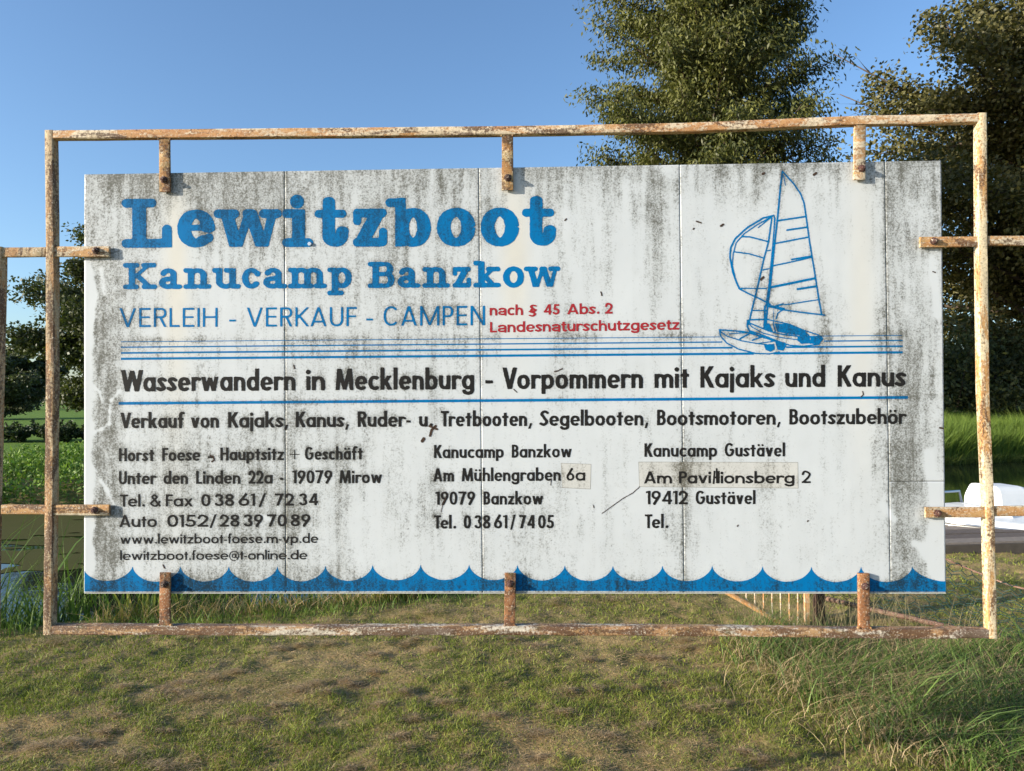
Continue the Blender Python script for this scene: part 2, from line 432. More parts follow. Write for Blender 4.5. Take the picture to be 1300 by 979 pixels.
# ---- a geometric sans (bold condensed / medium / light by its numbers)
class Sty:
    def __init__(s, s_=.2, t=.17, xh=.66, k=.62, sb=.075, kind='futura', kc=None):
        s.s = s_; s.t = t; s.xh = xh; s.k = k; s.sb = sb; s.kind = kind; s.kc = kc or k
def glyph(ch, Z):
    g = G(); s, t, xh, k = Z.s, Z.t, Z.xh, Z.k
    ar = Z.kind == 'arial'
    bw = k * (xh + .06) * (1.0 if not ar else 1.0)
    rx = (bw - s) / 2; ry = (xh - t) / 2 + .008; cy = xh / 2; cx = bw / 2
    C = Z.kc
    um = {'ä': 'a', 'ö': 'o', 'ü': 'u'}
    if ch in um:
        g, w = glyph(um[ch], Z)
        r = s * .46; dxx = w * .24
        g.dot(w / 2 - dxx, xh + .18, r, r * .95); g.dot(w / 2 + dxx, xh + .18, r, r * .95); return g, w
    if ch == 'a' and ar:
        g.arc(cx, xh - .24, rx, .24 - t / 2, 165, 0, s * .95, t, post=[(bw - s / 2, .04), (bw - s / 2 + .02, 0)])
        g.arc(cx - .02, xh * .3, rx * .95, xh * .3 - t / 2, 70, 300, s, t * .9, pre=[(bw - s * .6, xh * .6)], post=[(bw - s * .6, xh * .22)]); return g, bw
    if ch == 'a': g.arc(cx, cy, rx, ry, 0, 360, s, t); g.bar(bw - s, bw, 0, xh); return g, bw
    if ch == 'o': g.arc(cx, cy, rx, ry, 0, 360, s, t); return g, bw
    if ch == 'b': g.arc(cx, cy, rx, ry, 0, 360, s, t); g.bar(0, s, 0, 1.03); return g, bw
    if ch == 'd': g.arc(cx, cy, rx, ry, 0, 360, s, t); g.bar(bw - s, bw, 0, 1.03); return g, bw
    if ch == 'p': g.arc(cx, cy, rx, ry, 0, 360, s, t); g.bar(0, s, -.24, xh); return g, bw
    if ch == 'g':
        g.arc(cx, cy, rx, ry, 0, 360, s, t)
        g.arc(cx, -.02, rx, .24 - t / 2, 0, -165, s, t, pre=[(bw - s / 2, xh)]); return g, bw
    if ch == 'c': w = bw * .86; g.arc(cx, cy, rx, ry, 48, 312, s, t); return g, w
    if ch == 'e':
        g.arc(cx, cy, rx, ry, -2, 318, s, t * .95); g.bar(s * .6, bw - s * .45, cy - t * .36, cy + t * .36); return g, bw * .97
    if ch in 'nhmr':
        hgt = 1.03 if ch == 'h' else xh
        g.bar(0, s, 0, hgt); aw = bw * (.93 if ch != 'm' else .86); r2 = (aw - s) / 2; q = min(r2 * 1.25, xh * .45)
        if ch == 'r':
            g.arc(s / 2 + r2, xh - t / 2 - q, r2, q, 172, 52, s * .95, t); return g, s + r2 * 1.25
        g.arc(s / 2 + r2, xh - t / 2 - q, r2, q, 175, 0, s, t, post=[(s / 2 + 2 * r2, 0)])
        if ch == 'm':
            g.arc(s / 2 + 3 * r2, xh - t / 2 - q, r2, q, 175, 0, s, t, post=[(s / 2 + 4 * r2, 0)]); return g, s + 4 * r2
        return g, aw
    if ch == 'u':
        aw = bw * .93; r2 = (aw - s) / 2; q = min(r2 * 1.25, xh * .45)
        g.arc(s / 2 + r2, t / 2 + q, r2, q, 180, 360, s, t, pre=[(s / 2, xh)]); g.bar(aw - s, aw, 0, xh); return g, aw
    if ch == 'i': g.bar(0, s, 0, xh); g.dot(s / 2, xh + .2, s * .58); return g, s
    if ch == 'j': g.bar(0, s, -.24, xh); g.dot(s / 2, xh + .2, s * .58); return g, s
    if ch == 'l': g.bar(0, s, 0, 1.04); return g, s
    if ch == 't':
        w = s * 2.1 if not ar else s * 2.2; x = w * (.5 if not ar else .45)
        if ar: g.sp([(x, .9), (x, .5), (x, .2), (x + s * .35, t * .45), (w, t * .5)], s, t)
        else: g.bar(x - s / 2, x + s / 2, 0, .86)
        g.bar(0, w, xh - t * .9, xh); return g, w
    if ch == 'f':
        w = s * 2.05; x = s * .95
        g.sp([(x, 0), (x, .4), (x, .78), (x + s * .35, .98 - t * .2), (w, 1.02 - t / 2)], s, t); g.bar(0, w * .95, xh - t * .9, xh); return g, w
    if ch == 'k':
        w = bw * .95; g.bar(0, s, 0, 1.04); g.dg(w - s * .62, xh, s * .9, xh * .42, s * 1.15); g.dg(s * 1.25, xh * .62, w - s * .5, 0, s * 1.15); return g, w
    if ch == 's' or ch == '§':
        w = bw * .74; h = xh
        pts = [(w * .94, h - t * .95), (w * .55, h - t * .5), (s * .52, h * .76), (w * .5, h * .51), (w - s * .5, h * .25), (w * .42, t * .48), (.02, t * .95)]
        if ch == '§':
            w = .46
            for oy in (0, .36):
                g.sp([(w * .92, oy + .50), (w * .5, oy + .58), (s * .6, oy + .44), (w * .5, oy + .26), (w - s * .5, oy + .10), (w * .45, oy - .10), (.03, oy - .02)], s * .8, t * .72)
            return g, w
        g.sp(pts, s * .95, t); return g, w
    if ch == 'v': w = bw * .95; g.dg(s * .55, xh, w / 2, 0, s * 1.08); g.dg(w - s * .55, xh, w / 2, 0, s * 1.08); return g, w
    if ch == 'w':
        w = bw * 1.42; q = s * .98
        g.dg(q * .55, xh, w * .29, 0, q); g.dg(w * .5, xh * .96, w * .29, 0, q); g.dg(w * .5, xh * .96, w * .71, 0, q); g.dg(w - q * .55, xh, w * .71, 0, q); return g, w
    if ch == 'x': w = bw * .92; g.dg(s * .55, xh, w - s * .55, 0, s * 1.12); g.dg(w - s * .55, xh, s * .55, 0, s * 1.12); return g, w
    if ch == 'z': w = bw * .82; g.bar(.01, w, xh - t, xh); g.bar(0, w, 0, t); g.dg(w - s * .6, xh - t * .7, s * .6, t * .7, s * 1.2); return g, w
    if ch == '-': w = .28 if Z.kind != 'light' else .33; g.bar(0, w, xh * .40, xh * .40 + t * .95); return g, w
    if ch == '.': g.dot(s * .58, s * .56, s * .58); return g, s * 1.15
    if ch == '·': g.dot(s * .6, .38, s * .55); return g, s * 1.15
    if ch == ',': g.dg(s * .95, t * 1.15, s * .4, -.17, s * .75); return g, s * 1.4
    if ch == '+': w = .78; g.bar(0, w, .36, .36 + t * .55); g.bar(w / 2 - s * .27, w / 2 + s * .27, .02, .76); return g, w
    if ch == '/': w = .62 * max(C, .66); g.dg(w - s * .4, 1.03, s * .4, -.09, s * .8); return g, w
    if ch == '@':
        w = 1.06; g.arc(w / 2, .40, w / 2 - s * .3, .50, -60, 290, s * .55, t * .55, e=2)
        g.arc(w * .48, .40, .17, .20, 0, 360, s * .6, t * .6, e=2); g.arc(w * .78, .33, .10, .18, 180, 350, s * .5, t * .5, pre=[(w * .68, .62)], e=2); return g, w
    if ch == '&':
        w = .84; g.sp([(w, .02), (.45, .48), (.19, .78), (.38, .94), (.55, .78), (.38, .56), (.08, .26), (.32, .06), (.60, .12), (w * .96, .46)], s * .9, t * .9); return g, w
    # capitals
    c8 = C
    if ch in 'ABEFHIKLMNPRSTUVWCG':
        W = {'A': .90, 'B': .64, 'E': .60, 'F': .56, 'H': .78, 'I': 0, 'K': .76, 'L': .52, 'M': 1.1, 'N': .82, 'P': .60, 'R': .66, 'S': .62, 'T': .66, 'U': .74, 'V': .88, 'W': 1.36, 'C': .86, 'G': .92}[ch] * c8 + s * .28
        q = s * 1.06
        if ch == 'I': W = s; g.bar(0, s, 0, 1)
        if ch in 'BEFHKLNPR': g.bar(0, s, 0, 1)
        if ch == 'A': g.dg(q * .5, 0, W / 2, 1, q); g.dg(W - q * .5, 0, W / 2, 1, q); g.bar(W * .22, W * .78, .2, .2 + t * .9)
        if ch in 'EF':
            g.bar(s * .5, W, 1 - t, 1); g.bar(s * .5, W * .93, .5 - t * .3, .5 + t * .6)
            if ch == 'E': g.bar(s * .5, W, 0, t)
        if ch == 'L': g.bar(s * .5, W, 0, t)
        if ch == 'H': g.bar(W - s, W, 0, 1); g.bar(s * .5, W - s * .5, .5 - t * .35, .5 + t * .6)
        if ch == 'N': g.bar(W - s, W, 0, 1); g.dg(s * .55, 1, W - s * .55, 0, q * 1.05)
        if ch == 'T': g.bar(0, W, 1 - t, 1); g.bar(W / 2 - s / 2, W / 2 + s / 2, 0, 1)
        if ch == 'K': g.dg(W - s * .62, 1, s * .75, .42, s * 1.2); g.dg(s * 1.25, .62, W - s * .55, 0, s * 1.2)
        if ch == 'U': r = (W - s) / 2; g.arc(W / 2, r * 1.1 + t / 2, r, r * 1.1, 180, 360, s, t, pre=[(s / 2, 1)], post=[(W - s / 2, 1)])
        if ch == 'V': g.dg(q * .5, 1, W / 2, 0, q); g.dg(W - q * .5, 1, W / 2, 0, q)
        if ch == 'W':
            for x0, y0, x1, y1 in ((q * .5, 1, W * .28, 0), (W * .5, .97, W * .28, 0), (W * .5, .97, W * .72, 0), (W - q * .5, 1, W * .72, 0)): g.dg(x0, y0, x1, y1, q)
        if ch == 'M':
            sl = 0 if Z.kind == 'light' else .10 * c8
            g.dg(s / 2, 0, s / 2 + sl, 1, s); g.dg(W - s / 2, 0, W - s / 2 - sl, 1, s); g.dg(s * .6 + sl, 1, W / 2, .02, q * .9); g.dg(W - s * .6 - sl, 1, W / 2, .02, q * .9)
        if ch in 'PR':
            b = .42 if ch == 'P' else .46; yb = b + t / 2; h = (1 - t / 2 - yb) / 2
            g.arc(W - s / 2 - min(h, W * .4), yb + h, min(h, W * .4), h, 90, -90, s, t, pre=[(s * .5, 1 - t / 2)], post=[(s * .5, yb)])
            if ch == 'R': g.dg(W * .52, .5, W - s * .5, 0, s * 1.12)
        if ch == 'B':
            for y0, y1, ww in ((t / 2, .53, W), (.53, 1 - t / 2, W * .94)):
                h = (y1 - y0) / 2; r = min(h, W * .4)
                g.arc(ww - s / 2 - r, y0 + h, r, h, 90, -90, s, t, pre=[(s * .5, y1)], post=[(s * .5, y0)])
        if ch == 'S':
            g.sp([(W * .95, 1 - t * 1.1), (W * .55, 1 - t * .5), (s * .55, .76), (W * .5, .52), (W - s * .52, .26), (W * .45, t * .5), (.02, t * 1.05)], s, t)
        if ch == 'C': g.arc(W / 2, .5, W / 2 - s / 2, .5 - t / 2, 42, 318, s, t)
        if ch == 'G':
            g.arc(W / 2, .5, W / 2 - s / 2, .5 - t / 2, 45, 350, s, t, post=[(W - s / 2, .48)]); g.bar(W * .52, W - s * .2, .42, .42 + t)
        return g, W
    # digits
    if ch.isdigit():
        W = .60 * c8 + s * .3
        r = W / 2 - s / 2
        if ch == '0': g.arc(W / 2, .5, r, .5 - t / 2, 0, 360, s, t)
        if ch == '1': W = s * 1.75; g.bar(W - s, W, 0, 1); g.poly([(0, .82), (0, .95), (W - s * .5, 1), (W - s * .5, .86)])
        if ch == '2': g.sp([(s * .45, .68), (W * .26, .9), (W * .55, 1 - t * .5), (W - s * .5, .74), (W * .72, .46), (s * .8, t * .6)], s, t * 1.0); g.bar(.01, W, 0, t)
        if ch == '3':
            g.arc(W * .48, .745, r * .85, .255 - t / 2, 165, -75, s, t); g.arc(W / 2, .275, r, .275 - t / 2, 75, -165, s, t)
        if ch == '4': W *= 1.12; g.bar(W * .62, W * .62 + s, 0, 1); g.bar(.02, W, .20, .20 + t); g.dg(W * .62 + s * .3, 1, s * .5, .24, s * .95)
        if ch == '5': g.bar(W * .22, W * .93, 1 - t, 1); g.dg(W * .22 + s * .45, 1, W * .12 + s * .45, .50, s * .85); g.arc(W * .46, .31, r * 1.02, .31 - t / 2, 125, -160, s, t)
        if ch == '6': g.arc(W / 2, .31, r, .31 - t / 2, 0, 360, s, t); g.sp([(W * .74, 1.0), (W * .42, .66), (s * .52, .36)], s * 1.05)
        if ch == '9': g.arc(W / 2, .69, r, .31 - t / 2, 0, 360, s, t); g.sp([(W * .26, 0), (W * .58, .34), (W - s * .52, .64)], s * 1.05)
        if ch == '7': g.bar(0, W, 1 - t, 1); g.dg(W - s * .55, 1, W * .32, 0, s * 1.12)
        if ch == '8': g.arc(W / 2, .755, r * .88, .245 - t / 2, 0, 360, s, t); g.arc(W / 2, .27, r, .27 - t / 2, 0, 360, s, t)
        return g, W
    raise ValueError(ch)

# ---- the round-ended slab letters
def slab(ch, w, s, t, xh):
    g = G(); h = t / 2; c = 'r'
    if ch == 'L':
        g.st([(.36, h), (.36, 1 - h)], s); g.st([(h, 1 - h), (.71 - h, 1 - h)], t, cap=c); g.st([(h, h), (w - .13, h)], t, cap=c)
        g.st([(w - .1, .1), (w - .1, .37)], .2, cap=c); g.bar(w - .2, w, 0, .3)
    if ch == 'e':
        g.arc(w / 2, xh / 2, w / 2 - s / 2, xh / 2 - h, 0, 312, s, t, cap='f', cap2='r', e=2.05, pre=[(w - s / 2, xh * .44)]); g.bar(.15, w - .03, xh * .44, xh * .44 + .125); g.dot(w - .12, .20, .09)
    if ch == 'i':
        g.dot(.30, .925, .142); g.bar(.20, .20 + s * .93, .05, xh - .01); g.st([(h, xh - h), (.3, xh - h)], t, cap=c); g.st([(h, h), (w - h, h)], t, cap=c)
    if ch == 't':
        g.arc(.43, .24, .135, .15, 180, 360, s * .9, t, 'r', pre=[(.30, .93 if w > .6 else .95), (.295, .5)], post=[(.575, .33)], e=2.1); g.st([(h, xh - h - .01), (w - h, xh - h - .01)], t * .92, cap=c)
    if ch == 'z':
        g.st([(.1, xh - h), (w - .1, xh - h)], t, cap=c); g.st([(.1, xh - .1), (.1, .52 * xh / .77)], .17, cap=c); g.dg(w - .17, xh - .04, .17, .05, s * 1.12)
        g.st([(.1, h), (w - .1, h)], t, cap=c); g.st([(w - .085, .1), (w - .085, .30)], .17, cap=c); g.bar(w - .15, w - .02, xh - .12, xh - .03)
    if ch == 'b':
        x0 = .20; g.bar(x0, x0 + s * .75, 0, .96); g.st([(h, .985 - h), (x0 + s * .45, .985 - h)], t, cap=c, cap2='f'); g.bar(x0 + .03, x0 + s * .75, .8, .995)
        g.arc((x0 + w) / 2 + .0, xh / 2, (w - x0) / 2 - s / 2, xh / 2 - h + .01, 0, 360, s * .98, t, e=2.05)
    if ch == 'o': g.arc(w / 2, xh / 2, w / 2 - s / 2, xh / 2 - h + .01, 0, 360, s, t, e=2.05)
    if ch == 'w':
        q = w / 1.39; g.dg(.27 * q, xh - h, .46 * q, 0.01, s * .95 * q); g.dg(.73 * q, xh - .03, .50 * q, .01, s * .62 * q); g.dg(.74 * q, xh - .03, .99 * q, .01, s * .95 * q); g.dg(1.20 * q, xh - h, 1.03 * q, .01, s * .62 * q)
        g.st([(h, xh - h), (.44 * q, xh - h)], t, cap=c); g.st([(.68 * q, xh - h), (.80 * q, xh - h)], t, cap=c); g.st([(1.02 * q, xh - h), (w - h, xh - h)], t, cap=c)
    if ch in 'n':
        a, b = .19 + s / 2 - .02, w - .17 - s / 2
        g.bar(a - s / 2, a + s / 2, .04, xh - .02); g.st([(h, xh - h), (a, xh - h)], t, cap=c); g.st([(h, h), (a + s / 2 + .05, h)], t, cap=c)
        g.arc((a + b) / 2, xh - .28, (b - a) / 2, .28 - h, 178, 0, s, t, post=[(b, .04)], e=2.1); g.st([(b - s / 2 - .02, h), (w - h, h)], t, cap=c)
    if ch == 'm':
        a = .17 + s / 2 - .02; b = w / 2; d = w - .15 - s / 2
        g.bar(a - s / 2, a + s / 2, .04, xh - .02); g.st([(h, xh - h), (a, xh - h)], t, cap=c); g.st([(h, h), (a + s / 2 + .05, h)], t, cap=c)
        for p, q in ((a, b), (b, d)): g.arc((p + q) / 2, xh - .28, (q - p) / 2, .28 - h, 178, 0, s, t, post=[(q, .04)], e=2.1)
        g.st([(b - s / 2 - .03, h), (b + s / 2 + .03, h)], t, cap=c); g.st([(d - s / 2 - .02, h), (w - h, h)], t, cap=c)
    if ch == 'u':
        a, b = .17 + s / 2 - .02, w - .19 - s / 2
        g.arc((a + b) / 2, .28, (b - a) / 2, .28 - h, 180, 360, s, t, pre=[(a, xh - .02)], e=2.1); g.bar(b - s / 2, b + s / 2, .05, xh - .01)
        g.st([(h, xh - h), (a, xh - h)], t, cap=c); g.st([(b - s, xh - h), (b, xh - h)], t, cap=c); g.st([(b, h), (w - h, h)], t, cap=c)
    if ch == 'c': g.arc(w / 2, xh / 2, w / 2 - s / 2, xh / 2 - h, 60, 318, s, t, 'r', e=2.05); g.dot(w - .13, xh - .22, .115)
    if ch == 'a':
        b = w - .18 - s / 2
        g.arc(.12 + (b - .12) / 2 + .02, xh - .26, (b - .12) / 2 - .02, .26 - h, 160, 0, s * .98, t, 'r', post=[(b, .2), (b + .03, h), (w - h, h)], e=2.1)
        g.arc(.12 + (b - .1) / 2, .235, (b - .1) / 2 - .0, .235 - h, 80, 300, s * .98, t, e=2.1, pre=[(b, .43)], post=[(b, .2)]); g.dot(.16, xh - .2, .10)
    if ch == 'p':
        a = .19 + s / 2 - .02; g.bar(a - s / 2, a + s / 2, -.2, xh - .02); g.st([(h, xh - h), (a, xh - h)], t, cap=c); g.st([(h, -.27 + h), (a + s / 2 + .13, -.27 + h)], t, cap=c)
        g.arc((a + w - s / 2) / 2, xh / 2, (w - s / 2 - a) / 2, xh / 2 - h, 0, 360, s, t, e=2.05)
    if ch == 'B':
        a = .2 + s / 2 - .02; g.bar(a - s / 2, a + s / 2, .04, .96); g.st([(h, 1 - h), (w * .5, 1 - h)], t, cap=c); g.st([(h, h), (w * .5, h)], t, cap=c)
        for y0, y1, ww in ((h, .53, w), (.53, 1 - h, w - .05)):
            r = (y1 - y0) / 2; g.arc(ww - s / 2 - r * .9, y0 + r, r * .9, r, 90, -90, s, t * .93, pre=[(a, y1)], post=[(a, y0)], e=2.05)
    if ch == 'K':
        a = .22 + s / 2; g.bar(a - s / 2, a + s / 2, .04, .96)
        g.st([(h, 1 - h), (a + s / 2 + .07, 1 - h)], t, cap=c); g.st([(h, h), (a + s / 2 + .05, h)], t, cap=c)
        g.dg(w - .33, 1 - h, a, .38, s * .85); g.dg(a + .14, .58, w - .30, h, s * 1.1)
        g.st([(w - .52, 1 - h), (w - h - .03, 1 - h)], t, cap=c); g.st([(w - .50, h), (w - h, h)], t, cap=c)
    if ch == 'k':
        a = .19 + s / 2; g.bar(a - s / 2, a + s / 2, .04, 1.0); g.st([(h, 1.02 - h), (a, 1.02 - h)], t, cap=c, cap2='f'); g.st([(h, h), (a + s / 2 + .05, h)], t, cap=c)
        g.dg(w - .32, xh - h, a, .28, s * .8); g.dg(a + .12, .44, w - .29, h, s * 1.05)
        g.st([(w - .48, xh - h), (w - h - .02, xh - h)], t, cap=c); g.st([(w - .46, h), (w - h, h)], t, cap=c)
    return g

SPLIT = ('title_lettering', 'subtitle_lettering', 'slogan_lettering', 'headline_lettering', 'sales_lettering')
LET = []          # (object name, px verts, faces, material, group of text)
def emit(g, ux, uy, mats, cell, bucket, rough=0.0, key=None):
    """g in cap units -> image-measured positions (ux,uy callables) collected in a bucket"""
    if key is not None and key in MCACHE:
        V, Fc = MCACHE[key]
    else:
        V, Fc = shape(g, cell, bucket, rough)
        if key is not None: MCACHE[key] = (V, Fc)
    if len(V) == 0: return
    U = ux(V[:, 0], V[:, 1]); W = uy(V[:, 0], V[:, 1])
    n = len(bucket['v'])
    bucket['v'] += list(zip(U, W)); bucket['f'] += [tuple(i + n for i in f) for f in Fc]
    if bucket.get('split'): bucket['cuts'].append(len(bucket['v']))
MCACHE = {}
def shape(g, cell, bucket, rough):
    m = g.bounds(); pad = cell * 1.5
    x = np.arange(m[0] - pad, m[2] + pad + cell, cell); y = np.arange(m[1] - pad, m[3] + pad + cell, cell)
    X, Y = np.meshgrid(x, y)
    F = g.field(X, Y)
    if rough: F = F + (pn(X, Y, 22, len(bucket['v']) % 50) - .5) * rough + (pn(X, Y, 60, 3) - .5) * rough * .6
    V, Fc = march(F, X, Y)
    return np.array(V), Fc
def newb(name, mat, label=None): b = {'v': [], 'f': [], 'name': name, 'mat': mat, 'label': label, 'cuts': [0], 'split': name in SPLIT}; LET.append(b); return b
def word(b, text, Z, x0, x1, yb0, yb1, cap, rough=.02):
    """x0..x1 measured ink extent, base line yb0 (left) to yb1 (right)"""
    k0, c0 = Z.k, Z.kc
    for it in range(5):
        items = []; x = 0
        for i, ch in enumerate(text):
            g, w = glyph(ch, Z)
            if ch == '.' and i: x += .05
            if i and (text[i - 1], ch) in KERN: x += KERN[(text[i - 1], ch)]
            items.append((g, x, ch)); x += w + Z.sb
        tot = x - Z.sb
        sx = (x1 - x0) / (tot * cap)
        if len(text) < 2 and not text.isdigit() or it == 4 or abs(sx - 1) < .012: break
        Z.k *= 1 + (sx - 1) * 1.25; Z.kc *= 1 + (sx - 1) * 1.25
    kk = (round(Z.k, 4), Z.s, Z.kind)
    Z.k, Z.kc = k0, c0
    for g, dx, ch_ in items:
        ux = lambda X, Y: x0 + (X + dx) * cap * sx
        uy = lambda X, Y: yb0 + (yb1 - yb0) * ((X + dx) / tot) - Y * cap
        emit(g, ux, uy, None, 1 / 30, b, rough, key=(ch_, kk))
    return sx
KERN = {('V', 'e'): -.06, ('V', 'o'): -.07, ('T', 'e'): -.10, ('T', 'r'): -.08, ('K', 'a'): -.03, ('W', 'a'): -.06, ('F', 'o'): -.05, ('F', 'a'): -.05, ('A', 'm'): -.0, ('r', 'w'): -.02, ('A', 'u'): -.02, ('K', 'A'): -.1, ('A', 'U'): -.0, ('C', 'A'): -.05, ('P', 'a'): -.04}

# the painted words, each with its measured extent
bT = newb('title_lettering', M_BLUE)
def slabword(b, chars, boxes, yb, cap, s, t, xh, rough):
    X0, X1 = boxes[0][0], boxes[-1][1]
    for ch, (x0, x1) in zip(chars, boxes):
        w = (x1 - x0) / cap
        g = slab(ch, w, s, t, xh)
        emit(g, lambda X, Y: x0 + X * cap, lambda X, Y: yb[0] + (yb[1] - yb[0]) * ((x0 + X * cap - X0) / (X1 - X0)) - Y * cap, None, .022 if cap > 50 else .034, b, rough)
slabword(bT, 'Lewitzboot', [(154.4, 218.2), (224.9, 272.8), (271, 357.6), (358.3, 397.7), (398.9, 440.2), (447.3, 491.5), (489.2, 547.2), (554.4, 603.5), (610.1, 658.8), (662.1, 703.8)], (314.8, 312.0), 62.2, .285, .18, .775, .009)
bK = newb('subtitle_lettering', M_BLUE)
kb = [(156.2, 199.6), (201.9, 230.4), (232.7, 268.1), (269.2, 305.6), (307.2, 331.3), (334.2, 363.6), (365.4, 414.9), (415.4, 446.6), (466.7, 500.8), (504.6, 532.7), (536.1, 571.1), (574, 597.9), (600.6, 635.8), (638.5, 665.2), (664.8, 711.2)]
slabword(bK, 'KanucampBanzkow', kb, (367.3, 364.6), 33.3, .245, .18, .79, .014)
ZL = Sty(.118, .105, .7, .78, .165, 'light', .86)
bV = newb('slogan_lettering', M_BLUE)
word(bV, 'VERLEIH', ZL, 151.7, 276.2, 415.4, 415.0, 24.2, .012)
word(bV, '-', ZL, 291, 299.6, 415.0, 415.0, 24.2, 0)
word(bV, 'VERKAUF', ZL, 313.4, 452.9, 414.9, 414.2, 24.4, .012)
word(bV, '-', ZL, 465, 473.6, 413.8, 413.8, 24.4, 0)
word(bV, 'CAMPEN', ZL, 487, 615.7, 413.7, 413.0, 24.8, .012)
ZR = Sty(.215, .175, .73, .84, .085, 'arial', .92)
bR = newb('red_lettering', M_RED)
word(bR, 'nach', ZR, 621.6, 664, 400.6, 400.0, 13.2)
word(bR, '§', ZR, 671.6, 681.4, 400, 400, 13.2)
word(bR, '45', ZR, 690, 710.6, 399.6, 399.4, 13.2)
word(bR, 'Abs.', ZR, 720, 761, 399.2, 398.6, 13.4)
word(bR, '2', ZR, 768, 777.6, 398.4, 398.2, 13.6)
word(bR, 'Landesnaturschutzgesetz', ZR, 622, 862.4, 422.2, 418.6, 13.3)
Z1 = Sty(.190, .158, .655, .74, .066, 'futura', .66)
b1 = newb('headline_lettering', M_BLACK)
def hl(x): return 497.2 - (x - 154) * (6.6 / 996)
for tx, x0, x1 in (('Wasserwandern', 153.6, 375), ('in', 388.8, 412.5), ('Mecklenburg', 425.9, 602), ('-', 616, 625.8), ('Vorpommern', 637.6, 816.2), ('mit', 830.8, 874.6), ('Kajaks', 889, 983.2), ('und', 996.6, 1047.4), ('Kanus', 1063.3, 1149.7)):
    word(b1, tx, Z1, x0, x1, hl(x0), hl(x1), 27.4)
b2 = newb('sales_lettering', M_BLACK)
def h2(x): return 543.8 - (x - 153) * (5.5 / 997)
for tx, x0, x1 in (('Verkauf', 153, 233.3), ('von', 242.4, 277.9), ('Kajaks,', 289.7, 366.2), ('Kanus,', 375.5, 443.3), ('Ruder-', 454, 521.3), ('u.', 532, 549.5), ('Tretbooten,', 559.6, 675.7), ('Segelbooten,', 685.5, 823.3), ('Bootsmotoren,', 834, 991.2), ('Bootszubehör', 1002, 1149.5)):
    word(b2, tx, Z1, x0, x1, h2(x0), h2(x1), 19.9)
Z2 = Sty(.185, .155, .655, .73, .075, 'futura', .64)
b3 = newb('left_address_lettering', M_BLACK)
for tx, x0, x1, y0, y1 in (('Horst', 151, 195.7, 585.7, 585.4), ('Foese', 206, 254, 585.2, 585), ('-', 264, 271, 586, 586), ('Hauptsitz', 279.7, 360.3, 584.7, 584.2), ('Geschäft', 387, 460.5, 584, 583.4),
        ('Unter', 151, 198, 614.8, 614.6), ('den', 207.7, 238.5, 614.5, 614.4), ('Linden', 249, 305, 614.3, 614.2), ('22a', 315.4, 346, 614.1, 614), ('·', 355, 359.7, 614, 614), ('19079', 371, 421.8, 613.8, 613.6), ('Mirow', 431, 485, 613.6, 613.3)):
    word(b3, tx, Z2, x0, x1, y0, y1, 16.6 if tx != '·' else 16)
ZP = Sty(.11, .1, .66, .9, .08)
word(b3, '+', ZP, 367.4, 380.5, 583.6, 583.6, 17, 0)
b4 = newb('left_phone_lettering', M_BLACK)
Z3 = Sty(.180, .150, .66, .96, .10, 'futura', .86)
ZD = Sty(.200, .165, .66, .9, .12, 'futura', .88)
for tx, Z, x0, x1, y0, y1 in (('Tel.', Z3, 152.3, 183.8, 643.3, 643.2), ('&', Z3, 190.5, 203.4, 643.1, 643.1), ('Fax', Z3, 210.5, 244.6, 643, 642.9), ('0', ZD, 255.4, 267, 642.8, 642.8), ('38', ZD, 272.3, 297, 642.6, 642.5), ('61', ZD, 302.8, 323.6, 642.3, 642.2), ('/', ZD, 328, 337.7, 642.2, 642.2), ('72', ZD, 348.8, 372.8, 642, 641.9), ('34', ZD, 379.5, 403.5, 641.8, 641.6),
        ('Auto', Z3, 151.5, 199, 669.3, 669.1), ('0152', ZD, 212.3, 264.3, 669, 668.8), ('/', ZD, 266, 275, 668.8, 668.8), ('28', ZD, 279, 303.8, 668.7, 668.6), ('39', ZD, 309, 333.8, 668.5, 668.4), ('70', ZD, 339, 363.8, 668.4, 668.3), ('89', ZD, 369, 393.8, 668.2, 668.1)):
    word(b4, tx, Z, x0, x1, y0, y1, 15.4)
Z4 = Sty(.165, .14, .66, .98, .105, 'futura', .9)
b5 = newb('web_lettering', M_BLACK)
word(b5, 'www.lewitzboot-foese.m-vp.de', Z4, 152.6, 403.5, 690.5, 689.3, 12.4)
word(b5, 'lewitzboot.foese@t-online.de', Z4, 152.6, 389.7, 711.1, 710.2, 12.0)
b6 = newb('middle_address_lettering', M_BLACK)
for tx, Z, x0, x1, y0, y1, cp in (('Kanucamp', Z2, 551, 639.3, 581.7, 581.2, 16.8), ('Banzkow', Z2, 649.7, 725.8, 581.1, 580.6, 16.6), ('Am', Z2, 550, 576.4, 611.4, 611.2, 16.8), ('Mühlengraben', Z2, 586.2, 711.8, 611.1, 610.4, 16.8), ('6a', Z3, 719, 743, 610.3, 610.2, 15.6),
        ('19079', Z2, 552.7, 603, 640.9, 640.7, 16.8), ('Banzkow', Z2, 613.6, 689.4, 640.7, 640.5, 16.8), ('Tel.', Z2, 551, 579, 671.2, 671.1, 17), ('0', Z2, 588.7, 597.8, 671.1, 671.1, 17), ('38', Z2, 602, 622.4, 671, 671, 17), ('61', Z2, 627, 644, 670.9, 670.9, 17), ('/', Z2, 647.6, 654.5, 670.9, 670.9, 17), ('74', Z2, 659, 678.8, 670.9, 670.9, 17), ('05', Z2, 683, 703.3, 670.8, 670.8, 17)):
    word(b6, tx, Z, x0, x1, y0, y1, cp)
b7 = newb('right_address_lettering', M_BLACK)
Z5 = Sty(.21, .17, .66, .96, .075, 'futura', .86)
